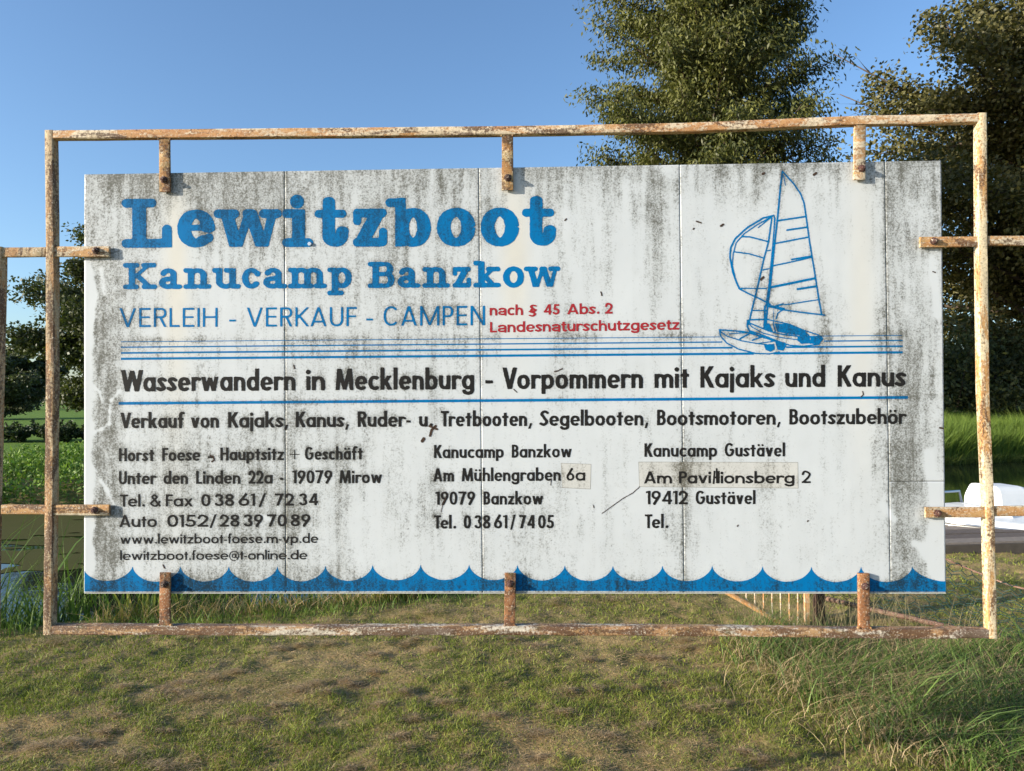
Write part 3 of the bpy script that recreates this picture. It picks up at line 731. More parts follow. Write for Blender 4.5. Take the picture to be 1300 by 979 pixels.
for tx, Z, x0, x1, y0, y1, cp in (('Kanucamp', Z2, 818, 910.2, 580.1, 579.8, 17.3), ('Gustävel', Z2, 920, 996.6, 579.7, 579.6, 17.3), ('Am', Z5, 817.5, 853, 613.8, 613.7, 15.3), ('Pavi', Z5, 861.8, 902.5, 613.7, 613.7, 15.3), ('lionsberg', Z5, 910.5, 1008.6, 613.8, 613.7, 15.3), ('2', Z3, 1017.5, 1029, 613.3, 613.3, 15.6),
        ('19412', Z2, 820, 873, 640.4, 640.3, 17.3), ('Gustävel', Z2, 883, 959, 640.2, 640.1, 17.3), ('Tel.', Z2, 818.5, 848.4, 670.6, 670.5, 17.6)):
    word(b7, tx, Z, x0, x1, y0, y1, cp)
g = G().dg(.28, 1.05, .2, -.05, .16).dg(.45, 1.25, .47, .0, .14).bar(.25, .5, .42, .56)
emit(g, lambda X, Y: 902.8 + X * 15.3, lambda X, Y: 613.7 - Y * 15.3, None, 1 / 30, b7, .02)

# little catamaran and dinghy drawing (positions in the enlargement, 3.918x from 900,210)
bS = newb('boat_drawing', M_BLUE)
g = G()
def ln(pts, w): g.st([(x, -y) for x, y in pts], w, cap='r')
for pts, w in (
    ([(365, 30), (355, 110), (343, 240), (325, 400), (305, 600), (292, 690), (283, 800)], 9),
    ([(365, 30), (420, 90), (455, 140), (472, 185), (482, 250), (500, 380), (525, 530), (545, 660), (560, 742)], 8),
    ([(370, 50), (380, 100)], 4), ([(345, 275), (478, 255)], 9), ([(388, 322), (486, 308)], 9), ([(332, 388), (494, 357)], 8),
    ([(412, 468), (508, 452)], 9), ([(316, 500), (412, 480), (508, 458)], 7), ([(310, 606), (400, 588), (526, 562)], 12), ([(440, 616), (530, 602)], 11),
    ([(375, 694), (545, 668)], 6), ([(300, 695), (350, 716), (450, 730), (575, 745)], 8), ([(330, 700), (368, 690)], 9),
    ([(300, 700), (372, 715)], 14),
    ([(322, 250), (270, 262), (190, 310), (130, 365), (108, 410), (104, 455), (118, 530), (140, 590), (152, 615)], 9),
    ([(322, 250), (240, 295), (175, 340), (135, 385), (120, 440), (116, 500), (132, 565), (152, 612)], 6),
    ([(305, 262), (245, 310)], 5), ([(165, 355), (200, 355), (250, 368), (296, 380)], 8), ([(125, 430), (200, 440), (268, 460)], 7),
    ([(152, 612), (285, 612)], 6), ([(152, 615), (200, 640), (250, 662), (305, 692)], 8),
    ([(312, 262), (296, 380), (272, 470), (240, 610), (215, 710), (197, 790)], 8), ([(328, 262), (315, 420), (297, 600), (282, 700)], 6),
    ([(325, 255), (322, 340), (305, 520), (298, 640)], 5), ([(290, 425), (305, 422)], 6), ([(258, 522), (298, 514)], 6), ([(216, 722), (285, 722)], 6),
    ([(278, 700), (276, 790)], 9), ([(322, 716), (320, 790)], 3), ([(334, 762), (342, 735), (365, 720)], 6), ([(200, 768), (295, 766)], 8),
    ([(192, 780), (215, 805), (270, 835), (350, 855), (420, 865), (470, 870)], 5), ([(192, 772), (190, 800), (205, 830), (260, 855)], 8),
    ([(192, 780), (240, 800), (300, 825), (360, 840), (440, 850)], 7),
    ([(200, 822), (250, 838), (330, 870), (400, 895), (470, 900), (545, 890), (565, 862)], 7),
    ([(295, 768), (400, 790), (470, 820), (540, 842), (565, 860)], 6), ([(455, 815), (500, 850)], 5),
    ([(52, 818), (58, 850), (90, 885), (150, 915), (230, 935), (300, 938), (350, 928)], 7),
    ([(52, 818), (110, 822), (180, 828), (250, 848), (320, 872), (370, 885)], 8), ([(55, 825), (90, 850), (160, 872), (230, 885), (290, 892)], 6),
    ([(100, 838), (190, 832)], 5), ([(155, 862), (200, 838)], 8), ([(215, 870), (270, 850)], 8), ([(240, 886), (330, 874)], 5), ([(320, 790), (330, 830)], 6)):
    ln(pts, w)
for pl in ([(270, 785), (300, 785), (320, 830), (270, 808)], [(325, 786), (400, 790), (470, 820), (500, 845), (470, 848), (400, 840), (340, 828)],
           [(440, 850), (470, 843), (500, 850), (505, 885), (460, 888), (440, 872)], [(500, 848), (560, 848), (562, 868), (545, 888), (500, 888), (505, 862)],
           [(272, 890), (325, 888), (328, 915), (305, 928), (282, 918)], [(330, 880), (378, 880), (384, 900), (370, 922), (340, 918)]):
    g.poly([(x, -y) for x, y in pl])
emit(g, lambda X, Y: 900 + X / 3.918, lambda X, Y: 210 - Y / 3.918, None, 2.2, bS, 2.0)

# stripes and wave band (strips with many short quads so that dirt can vary along them)
def stripe(b, pts, w0, w1=None):
    (xa, ya), (xb, yb) = pts; n = max(2, int((xb - xa) / 2.0)); k = len(b['v'])
    for i in range(n + 1):
        f = i / n; x = xa + (xb - xa) * f; y = ya + (yb - ya) * f; w = w0 + ((w1 or w0) - w0) * f
        w *= 1 + .10 * (pn(x, y, .3, 5) - .5)
        b['v'] += [(x, y - w / 2), (x, y + w / 2)]
    b['f'] += [(k + 2 * i, k + 2 * i + 1, k + 2 * i + 3, k + 2 * i + 2) for i in range(n)]
def stline(y0, y1, w):
    b = newb('stripe', M_BLUE)
    f = lambda x: y0 + (y1 - y0) * (x - 153.5) / (1146 - 153.5)
    for xa, xb in STR[round(w, 1)]: stripe(b, [(xa, f(xa)), (xb, f(xb))], w)
STR = {1.0: [(153.5, 914), (1040, 1145)], 1.7: [(153.5, 917), (1046, 1146)], 2.3: [(153.5, 930), (998, 1146)], 3.0: [(153.5, 957), (982, 1146)]}
stline(434.0, 425.9, 1.0); stline(440.9, 432.3, 1.7); stline(448.2, 439.6, 2.3); stline(455.6, 447.4, 3.0)
b = newb('stripe', M_BLUE); stripe(b, [(150.5, 512.2), (1152.5, 504.6)], 3.6)
bW = newb('wave_band', M_BLUE2)
cusp = [168.3, 229, 290.5, 352, 413, 473, 534, 595.5, 657, 717, 778, 841, 904, 968, 1030, 1093, 1158]
cy_ = [719.5, 719, 719, 719, 718.5, 717.5, 717, 717, 717.5, 718, 718.5, 718.5, 718.5, 719, 719.5, 719.5, 719.5]
edge = [(107.3, 724.5)] + list(zip(cusp, cy_)) + [(1200.5, 738)]
n0 = 0
for i in range(len(edge) - 1):
    (xa, ya), (xb, yb) = edge[i], edge[i + 1]
    n = int((xb - xa) / 1.2)
    for j in range(n + (1 if i == len(edge) - 2 else 0)):
        f = j / n; x = xa + (xb - xa) * f
        if i == 0: q = (1 - ((f - .52) / .52) ** 2) if f < .52 else (1 - ((f - .52) / .48) ** 2); top = ya + (yb - ya) * f + 15.5 * max(0, q) ** .72
        elif i == len(edge) - 2: top = ya + (738 - ya) * (1 - (1 - f) ** 2) ** .75
        else: top = ya + (yb - ya) * f + 19.3 * max(0, (1 - (2 * f - 1) ** 2)) ** .62
        top += .5 * (pn(x, 0, .25, 9) - .5)
        bot = 751.0 + (750.3 - 751.0) * min(1, (x - 107) / 600) + max(0, (x - 650) / 550) * 1.0
        for r in range(8): bW['v'].append((x, bot + (top - bot) * (r / 7)))
        n0 += 1
bW['f'] += [(i * 8 + r, i * 8 + r + 1, (i + 1) * 8 + r + 1, (i + 1) * 8 + r) for i in range(n0 - 1) for r in range(7)]
# bare and corroded marks, crack
bM = newb('corrosion_mark', M_MARK)
g = G()
for pts, w in (([(812, 618), (803, 626), (792, 632), (775, 644), (764, 652)], .9), ([(553, 541), (548, 546), (546, 553)], 3.2), ([(536, 560), (538, 557)], 4.0), ([(545, 541), (555, 545)], 2.5),
               ([(267, 578), (271, 580), (272, 584), (269, 586)], 1.8), ([(207, 717), (209, 721)], 1.6), ([(884, 281), (890, 283)], 1.8), ([(915, 287), (918, 285)], 2.6), ([(880, 291), (881, 290)], 1.8), ([(968, 221), (970, 220)], 3), ([(1033, 222), (1036, 220)], 3),
               ([(966, 355), (969, 352)], 3), ([(1184, 345), (1187, 346)], 1.5), ([(1193, 543), (1197, 544)], 2.2), ([(1095, 497), (1096, 501), (1093, 504)], 1.3), ([(763, 371), (764, 375)], 1.8), ([(717, 280), (719, 278)], 1.8),
               ([(714, 468), (708, 471), (704, 472)], 1.4), ([(652, 494), (656, 498)], 1.2), ([(566, 632), (562, 641), (560, 650)], .8), ([(700, 608), (699, 616)], 1.0), ([(936, 668), (937, 667)], 1.6), ([(1025, 662), (1026, 661)], 1.5), ([(373, 464), (374, 468)], 1.5), ([(753, 641), (754, 645)], .9)):
    g.st([(x, -y) for x, y in pts], w, cap='r')
for p in g.p:                      # each small mark on its own little grid
    q = G(); q.p = [p]; emit(q, lambda X, Y: X, lambda X, Y: -Y, None, .3, bM, .9)

# ------------------------------------------------------------------ grime field over the board (image-measured grid 1.7 px)
GU0, GV0, GS = 100.0, 198.0, 1.7
nu, nv = int((1208 - GU0) / GS) + 2, int((760 - GV0) / GS) + 2
gu = GU0 + np.arange(nu) * GS; gv = GV0 + np.arange(nv) * GS
UU, VV = np.meshgrid(gu, gv)
def sg(x): return 1 / (1 + np.exp(-np.clip(x, -30, 30)))
def sb(u0, u1, v0, v1, su=5, sv=12): return sg((UU - u0) / su) * sg((u1 - UU) / su) * sg((VV - v0) / sv) * sg((v1 - VV) / sv)
vtop = 221.5 - (UU - 107) * (17.5 / 1088)
streak = vnoise((nv, nu), (6, 130), 11, 2); blot = vnoise((nv, nu), (14, 26), 12, 3); big = vnoise((nv, nu), (5, 9), 13, 2)
Ldrip = 10 + 85 * vnoise((nv, nu), (0, 90), 14, 2)[:1, :] ** 2
D = .015 + .20 * (blot - .5) + .30 * (streak - .5) + .35 * (big - .5)
D += .60 * np.exp(-(VV - vtop) / Ldrip) * (.05 + 1.4 * blot)
D += .30 * sb(100, 625, 200, 330, 20, 20) + .14 * sb(100, 640, 330, 440, 20, 20) + .05 * sb(130, 520, 440, 560, 15, 15)
D += .24 * sb(140, 455, 560, 740, 25, 20) + .10 * sb(240, 420, 620, 740, 20, 15)
rag = 4 * (vnoise((nv, nu), (60, 60), 15, 3) - .5) * 3
D += .72 * sg((UU - 119 - rag) / 1.6) * sg((152 - UU + rag * 2) / 5) * sb(100, 160, 338, 745, 3, 10) * (.55 + .7 * blot)
D += .12 * sb(100, 150, 200, 335, 5, 8)
D -= .45 * sb(100, 117, 345, 735, 2, 8)
D += .30 * sb(1128, 1206, 200, 330, 3, 30) * (.1 + 1.5 * blot) + .12 * sb(1128, 1206, 330, 620, 3, 20)
D += .55 * sb(1141, 1180, 400, 735, 9, 30) * (.0 + 1.6 * vnoise((nv, nu), (16, 60), 16, 3))
D += .45 * sb(1131, 1160, 560, 740, 6, 12) + .35 * sb(1100, 1122, 240, 735, 4, 30) * streak * 1.3
for u0, u1, v0, v1, a in ((1040, 1052, 350, 480, .55), (822, 842, 212, 390, .45), (862, 876, 590, 735, .5), (428, 442, 560, 735, .35), (366, 376, 380, 740, .25), (700, 722, 340, 520, .25), (538, 556, 440, 730, .18), (976, 1002, 240, 290, .25), (935, 965, 225, 275, .25), (838, 856, 640, 700, .4), (860, 930, 560, 600, .22), (1046, 1056, 440, 460, .5), (230, 330, 225, 262, .25), (960, 985, 460, 735, .12), (1130, 1175, 606, 615, .5), (600, 640, 430, 450, .15)):
    D += a * sb(u0, u1, v0, v1, 3, 14)
for xa, xb in ((361.5, 363.2), (608, 613), (863, 868.8), (1123.6, 1130.7)):
    xs = xa + (xb - xa) * (VV - 215) / 535; D += .42 * np.exp(-((UU - xs) / 3.0) ** 2) * (.3 + vnoise((nv, nu), (40, 3), 17, 2))
ylm = 430 - (UU - 153) * .0083
D += .42 * np.exp(-((VV - ylm - 2) / 5) ** 2) * (vnoise((nv, nu), (3, 60), 18, 3) * 2.2 - .6) * sb(150, 1150, 400, 470, 2, 5)
D += .30 * np.exp(-((VV - (512 - (UU - 150) * .0076)) / 3.5) ** 2) * (vnoise((nv, nu), (3, 50), 19, 2) * 2 - .5)
D += .20 * sb(100, 1206, 737, 760, 3, 2) + .30 * sb(215, 480, 722, 755, 6, 4) + .25 * sb(780, 935, 728, 755, 6, 4) + .3 * sb(1140, 1165, 725, 750, 4, 4)
for u0, u1, v0, v1 in ((211, 238, 238, 430), (636, 672, 243, 420), (1080, 1108, 232, 560)):
    D -= .55 * sb(u0, u1, v0, v1, 5, 30)
for pl, w in (([(118, 491), (126, 497), (130, 511)], 2.2), ([(152, 496), (141, 508), (139, 522), (139, 538), (129, 545), (117, 550)], 3.2), ([(128, 610), (136, 622), (144, 640)], 4), ([(112, 340), (120, 375), (114, 420)], 6), ([(128, 342), (132, 372)], 5), ([(1160, 690), (1185, 700)], 8), ([(1120, 640), (1135, 660)], 5), ([(1178, 575), (1190, 660), (1175, 700), (1192, 735)], 9), ([(330, 655), (345, 660)], 4), ([(1183, 330), (1190, 400)], 7)):
    for (x0, y0), (x1, y1) in zip(pl[:-1], pl[1:]):
        L2 = (x1 - x0) ** 2 + (y1 - y0) ** 2; tt = np.clip(((UU - x0) * (x1 - x0) + (VV - y0) * (y1 - y0)) / L2, 0, 1)
        D -= .75 * np.exp(-(np.hypot(UU - x0 - tt * (x1 - x0), VV - y0 - tt * (y1 - y0)) / (w * .62)) ** 2)
# dirt that gathers round the raised edges of the lettering, most above it
occ = np.zeros((nv, nu))
for b in LET:
    if b['name'] in ('corrosion_mark',): continue
    P = np.array(b['v']); iu = np.clip(((P[:, 0] - GU0) / GS).round().astype(int), 0, nu - 1); iv = np.clip(((P[:, 1] - GV0) / GS).round().astype(int), 0, nv - 1)
    occ[iv, iu] = 1
def blur(A, r):
    for _ in range(2):
        for ax in (0, 1):
            A = sum(np.roll(A, k, ax) for k in range(-r, r + 1)) / (2 * r + 1)
    return A
halo = blur(occ, 1); up = np.roll(halo, -1, 0)
D += (.20 * halo + .26 * up) * (.25 + 1.0 * big) * (1 - .55 * sb(640, 1120, 460, 740, 30, 20))
ST = .9 * sb(212, 236, 244, 440, 5, 40) + .9 * sb(640, 668, 248, 400, 6, 35) + .55 * sb(1082, 1106, 236, 520, 6, 60) + .15 * sb(205, 236, 440, 720, 6, 20)
D = D + .02 + .10 * (vnoise((nv, nu), (5, 200), 91, 2) - .5)
D = np.clip(np.where(D > .45, .45 + (D - .45) * .6, D), -.4, .95)
def samp(A, u, v):
    x = np.clip((u - GU0) / GS, 0, nu - 1.001); y = np.clip((v - GV0) / GS, 0, nv - 1.001); xi = x.astype(int); yi = y.astype(int); fx = x - xi; fy = y - yi
    return (A[yi, xi] * (1 - fx) + A[yi, xi + 1] * fx) * (1 - fy) + (A[yi + 1, xi] * (1 - fx) + A[yi + 1, xi + 1] * fx) * fy

# ------------------------------------------------------------------ the sign
def gz(x, y):   # lawn height
    return 0.018 * (pn(x, y, 1.1, 1) - .5) * 2
base = S(0, 0, .02); base.z = 0
sign = thing('sign', 'large weathered white sign with blue and black lettering bolted in a rusty frame', 'sign', base)
def bl(v, side):    # board side edges
    return 107.2 + (106.8 - 107.2) * (v - 221) / 531 if side == 0 else 1194.9 + (5.9) * (v - 204) / 548
def btop(u): return 221.5 - (u - 107) * (17.5 / 1088)
def bbot(u): return 752.4
def seam(k, v):
    a = [(107.2, 106.8), (361.5, 363.2), (608, 613), (863, 868.8), (1123.6, 1130.7), (1194.9, 1200.8)][k]
    return a[0] + (a[1] - a[0]) * (v - 215) / 535
# backing sheet
cs = P3([107.6, 1194.5, 1200.4, 107.2], [222.0, 204.5, 752.0, 752.0], BC + .0035)
mb = MB(); off = np.array(EN) * .004
mb.add([tuple(p) for p in cs] + [tuple(p + off) for p in cs], [(3, 2, 1, 0), (4, 5, 6, 7), (0, 1, 5, 4), (1, 2, 6, 5), (2, 3, 7, 6), (3, 0, 4, 7)])
board = mb.build('board', M_SEAM, sign)
def relief(U, V): return .0010 * (pn(U, V, .02, 2) - .5) + .0003 * (pn(U, V, .09, 6) - .5)
def panel(k, f0, f1, v0f=0.0, v1f=1.0):
    gap = .17
    n = max(6, int((seam(k + 1, 480) - seam(k, 480)) / 1.7)); m = max(6, int(540 * (v1f - v0f) / 1.7))
    fu = np.linspace(0, 1, n + 1); fv = np.linspace(v0f, v1f, m + 1)
    FU, FV = np.meshgrid(fu, fv)
    V = 0 * FU
    for _ in range(2):
        xl = seam(k, V) + (gap if k else 0); xr = seam(k + 1, V) - (gap if k < 4 else 0)
        U = xl + (xr - xl) * FU; V = btop(U) + (bbot(U) - btop(U)) * FV
        if v0f > 0: V = V + gap * (1 - (FV - v0f) / (1 - v0f))
        if v1f < 1: V = V - gap * (FV / v1f)
    # front face slightly uneven
    lift = relief(U, V)
    P = P3(U.ravel(), V.ravel(), BC) + np.array(EN)[None] * lift.ravel()[:, None]
    nx = n + 1; idx = lambda i, j: i * nx + j
    I, J = np.meshgrid(np.arange(m), np.arange(n), indexing='ij')
    Fq = np.stack([idx(I, J), idx(I + 1, J), idx(I + 1, J + 1), idx(I, J + 1)], -1).reshape(-1, 4)
    ring = [idx(0, j) for j in range(n + 1)] + [idx(i, n) for i in range(1, m + 1)] + [idx(m, j) for j in range(n - 1, -1, -1)] + [idx(i, 0) for i in range(m - 1, 0, -1)]
    q = len(P); back = P[ring] + np.array(EN)[None] * .003
    side = [[ring[i], ring[(i + 1) % len(ring)], q + (i + 1) % len(ring), q + i] for i in range(len(ring))]
    P2 = np.vstack([P, back]); F2 = np.vstack([Fq, np.array(side)])
    gr = samp(D, U.ravel(), V.ravel()); sn = samp(ST, U.ravel(), V.ravel())
    gr = np.concatenate([gr, gr[ring]]); sn = np.concatenate([sn, sn[ring]])
    return mk('panel', P2, F2, M_WHITE, board, attrs={'grime': ('FLOAT', gr), 'stain': ('FLOAT', sn)})
hv = (611.5 - 205) / (752.4 - 205)
for k in range(4): panel(k, 0, 1)
panel(4, 0, 1, 0, hv); panel(4, 0, 1, hv, 1)
# patches stuck on the board
for (quad, pm) in (([(712.6, 588.3), (750.2, 589.7), (749.5, 620.7), (714, 619)], .2), ([(811, 586.8), (1012.7, 587.3), (1013.2, 619.6), (812, 617.8)], .35)):
    n, m = 60, 14; fu, fv = np.meshgrid(np.linspace(0, 1, n + 1), np.linspace(0, 1, m + 1)); q = np.array(quad)
    U = (q[0, 0] * (1 - fu) + q[1, 0] * fu) * (1 - fv) + (q[3, 0] * (1 - fu) + q[2, 0] * fu) * fv
    V = (q[0, 1] * (1 - fu) + q[1, 1] * fu) * (1 - fv) + (q[3, 1] * (1 - fu) + q[2, 1] * fu) * fv
    for nm, grow, lift, mt, ga in (('patch_edge', .45, .00015, M_SEAM, 0), ('patch', 0, .0003, M_PATCH, pm)):
        c0 = q.mean(0); w_, h_ = (q[1, 0] - q[0, 0]) / 2, (q[3, 1] - q[0, 1]) / 2
        Ug = c0[0] + (U - c0[0]) * (1 + grow / w_); Vg = c0[1] + (V - c0[1]) * (1 + grow / h_)
        P = P3(Ug.ravel(), Vg.ravel(), BC, lift) + np.array(EN)[None] * relief(Ug.ravel(), Vg.ravel())[:, None]
        I, J = np.meshgrid(np.arange(m), np.arange(n), indexing='ij'); nx = n + 1
        Fq = np.stack([I * nx + J, (I + 1) * nx + J, (I + 1) * nx + J + 1, I * nx + J + 1], -1).reshape(-1, 4)
        gr = samp(D, Ug.ravel(), Vg.ravel()) + ga * (.4 + (Ug.ravel() < 905) * .5)
        o = mk(nm, P, Fq, mt, board, attrs={'grime': ('FLOAT', gr), 'stain': ('FLOAT', gr * 0 + .12)})
        if nm == 'patch': o['label'] = 'slightly darker stuck-on patch behind corrected address'
for b in LET:
    P = np.array(b['v']); lift = .0006 if b['name'] != 'corrosion_mark' else .0008
    if b['name'] in ('stripe', 'wave_band'): lift = .0003
    if b['name'] == 'boat_drawing': lift = .0005
    W = P3(P[:, 0], P[:, 1], BC, lift) + np.array(EN)[None] * relief(P[:, 0], P[:, 1])[:, None]
    gr = samp(D, P[:, 0], P[:, 1]); z = np.zeros(len(P))
    if b['split']:
        fs = sorted(b['f'], key=lambda f: f[0]); first = np.array([f[0] for f in fs])
        for c0_, c1_ in zip(b['cuts'][:-1], b['cuts'][1:]):
            i0, i1 = np.searchsorted(first, c0_), np.searchsorted(first, c1_)
            mk('letter', W[c0_:c1_], [tuple(k - c0_ for k in f) for f in fs[i0:i1]], b['mat'], board, attrs={'grime': ('FLOAT', gr[c0_:c1_]), 'stain': ('FLOAT', z[c0_:c1_])})
    else:
        o = mk(b['name'], W, b['f'], b['mat'], board, attrs={'grime': ('FLOAT', gr), 'stain': ('FLOAT', z)})
        if 'lettering' in b['name'] or b['name'] in ('corrosion_mark', 'boat_drawing', 'stripe'): o['kind'] = 'stuff'
# thin metal lip under the board
mb = MB(); ps = P3([107.0, 1201], [752.6, 752.6], BC - .001)
a0, a1 = Vector(ps[0]), Vector(ps[1])
for q in (0,):
    A = [a0, a1, a1 + EN * .009, a0 + EN * .009]; B = [p - EZ * .0022 for p in A]
    mb.add([tuple(p) for p in A + B], [(0, 1, 2, 3), (7, 6, 5, 4), (0, 4, 5, 1), (1, 5, 6, 2), (2, 6, 7, 3), (3, 7, 4, 0)])
mb.build('edge_trim', M_EDGE, board)
# small white screw on the letter i, and one by the first bracket
def disc(u, v, r, c0, c1, mat, name, parent, n=16, hole=0):
    a, b = onsign([u], [v], c1); a, b = a[0], b[0]; mb = MB()
    mb.tube([S(a, b, c1), S(a, b, c0 + (c1 - c0) * .25), S(a, b, c0)], [r, r, r * .8], n)
    return mb.build(name, mat, parent)
disc(393.6, 310.0, .0058, BC - .006, BC, plain('zinc_screw', (.55, .60, .66), .35, .3), 'screw', board)

# ---- frame members: swept rounded sections
def beam(name, px, w, d, c0, mat, vertical=False, dents=.0005, ab=None, ext=None):
    """px: centre line of the front face as seen; w width in the sign plane, d depth, c0 front depth"""
    if ab is None:
        a, b = onsign([p[0] for p in px], [p[1] for p in px], c0); pts = list(zip(a, b))
    else: pts = ab
    # resample
    P = [np.array(p) for p in pts]; seg = [np.linalg.norm(P[i + 1] - P[i]) for i in range(len(P) - 1)]; L = sum(seg)
    n = max(3, int(L / .02)); out = []
    acc = np.concatenate([[0], np.cumsum(seg)])
    for i in range(n + 1):
        s = L * i / n; out.append((np.interp(s, acc, [p[0] for p in P]), np.interp(s, acc, [p[1] for p in P])))
    r = min(.0028, d * .22)
    prof = []
    for cx_, cy_, a0 in ((w / 2 - r, d - r, 0), (-w / 2 + r, d - r, 90), (-w / 2 + r, r, 180), (w / 2 - r, r, 270)):
        for k in range(3):
            t = R(a0 + 45 * k); prof.append((cx_ + r * math.cos(t), cy_ + r * math.sin(t)))
    V = []; m = len(prof)
    for i, (x, y) in enumerate(out):
        x0, y0 = out[max(i - 1, 0)]; x1, y1 = out[min(i + 1, n)]
        tx, ty = x1 - x0, y1 - y0; l = math.hypot(tx, ty); nx_, ny_ = -ty / l, tx / l
        for k, (pw, pd) in enumerate(prof):
            j = (float(pn(i * .35, k * 3.1 + L * 7, 1, 2)) - .5) * 2 * dents
            V.append(tuple(S(x + nx_ * (pw + j), y + ny_ * (pw + j), c0 + pd + j)))
    F = [(i * m + k, i * m + (k + 1) % m, (i + 1) * m + (k + 1) % m, (i + 1) * m + k) for i in range(n) for k in range(m)]
    F.append(tuple(range(m))); F.append(tuple(n * m + k for k in reversed(range(m))))
    o = mk(name, V, F, mat, sign, smooth=False)
    me = o.data
    me.polygons.foreach_set('use_smooth', [True] * len(me.polygons))
    md = o.modifiers.new('edges', 'EDGE_SPLIT'); md.split_angle = R(50)
    return o
TW = .0256
beam('upright', [(61.5, 165), (63, 320), (63, 480), (61, 700), (59.6, 806.5)], TW, .029, 0, M_LEFT, dents=.0006)
beam('upright', [(1247.6, 143), (1248.5, 319), (1251, 500), (1257.5, 650), (1258.5, 700), (1261, 811)], TW, .027, 0, M_RIGHT, dents=.0006)
beam('top_rail', [(67.2, 170.6), (300, 168.4), (650, 165.2), (870, 161.2), (1090, 152.2), (1242.4, 149.4)], TW, .026, 0, M_TOP, dents=.0008)
beam('bottom_rail', [(65.4, 800.4), (430, 801.6), (650, 801), (870, 802), (1100, 804.8), (1255.4, 805.2)], TW, .032, 0, M_BOT, dents=.0012)
def bolt(parent, u, v, c, washer=True):
    a, b = onsign([u], [v], c); a, b = a[0], b[0]; mb = MB()
    rr = random.random()
    mb.tube([S(a, b, c + .0004), S(a, b, c - .0022)], .0108, 16)
    # hex nut
    ring = lambda cc, r: [S(a + r * math.cos(R(60 * k) + rr), b + r * math.sin(R(60 * k) + rr), cc) for k in range(6)]
    A, B, C_ = ring(c - .0024, .0092), ring(c - .0078, .0092), ring(c - .0088, .0078)
    mb.add(A + B + C_, [(k, (k + 1) % 6, 6 + (k + 1) % 6, 6 + k) for k in range(6)] + [(6 + k, 6 + (k + 1) % 6, 12 + (k + 1) % 6, 12 + k) for k in range(6)] + [tuple(12 + k for k in range(6))])
    mb.tube([S(a, b, c - .006), S(a, b, c - .0135), S(a, b, c - .0145)], [.005, .005, .004], 10)
    o = mb.build('bolt', M_BOLT, parent)
    mb = MB(); mb.tube([S(a, b, c + .0085), S(a, b, BC - .0002)], .0135, 20)
    mb.build('spacer', M_BRKD, parent)
    return o
def flat(name, px, w, d, c0, mat, bolt_at=None):
    o = beam(name, px, w, d, c0, mat, dents=.0005)
    if bolt_at: bolt(o, bolt_at[0], bolt_at[1], c0)
    return o
FW, FD, FC = .0335, .008, .004
flat('bracket', [(208.3, 176.2), (208.8, 243.2)], FW * .98, FD, FC, M_BRK, (208.2, 228.3))
flat('bracket', [(644.2, 171.4), (644.3, 241)], FW, FD, FC, M_BRK, (644.6, 225.8))
flat('bracket', [(1092.2, 158.6), (1091.4, 228)], FW, FD, FC, M_ARM, (1093.9, 214))
flat('bracket', [(209.2, 727.2), (208.6, 795)], FW * .96, FD, FC, M_BRKD, (208.9, 741.7))
flat('bracket', [(647.8, 727.8), (647, 795)], FW * .97, FD, FC, M_BRKD, (647.6, 741))
flat('bracket', [(1097.4, 728.6), (1098, 798)], FW * .94, .014, FC, M_BRKD, (1098, 744.5))
AW = .0315
flat('arm', [(69, 319.4), (137.8, 319.2)], AW, .010, FC, M_ARM, (122, 318.3))
flat('arm', [(67.2, 647.8), (137.8, 647.8)], AW, .010, FC, M_ARM, (120.4, 647.8))
flat('arm', [(1242.6, 306.4), (1168.8, 307.2)], AW * .95, .010, FC, M_ARM, (1185.5, 306.4))
flat('arm', [(1251.4, 650.6), (1175.6, 650.8)], AW * .95, .010, FC, M_ARM, (1190, 651.8))
# outer arms run to the two support posts just beyond the picture
flat('outer_arm', [(57, 319.8), (1.6, 320.2)], AW * .93, .012, FC, M_LEFT)
flat('outer_arm', [(57, 647.2), (1.0, 647.0)], AW * .90, .012, FC, M_ARM)
flat('outer_arm', [(1254.6, 305.6), (1335, 305.2)], AW * .9, .012, FC, M_ARM)
flat('outer_arm', [(1263.4, 649.4), (1341, 648.6)], AW * .93, .012, FC, M_ARM)
for px, mt in (([(-4.4, 313), (-12, 650)], M_LEFT), ([(1340.6, 298), (1347, 650)], M_RIGHT)):
    a, b = onsign([p[0] for p in px], [p[1] for p in px], 0)
    dz = (b[1] + SO.z) / (b[0] - b[1])
    beam('support_post', None, TW * 1.1, .03, 0, mt, ab=[(a[0], b[0]), (a[1], b[1]), (a[1] + (a[1] - a[0]) * dz * .6, -SO.z - .15)])
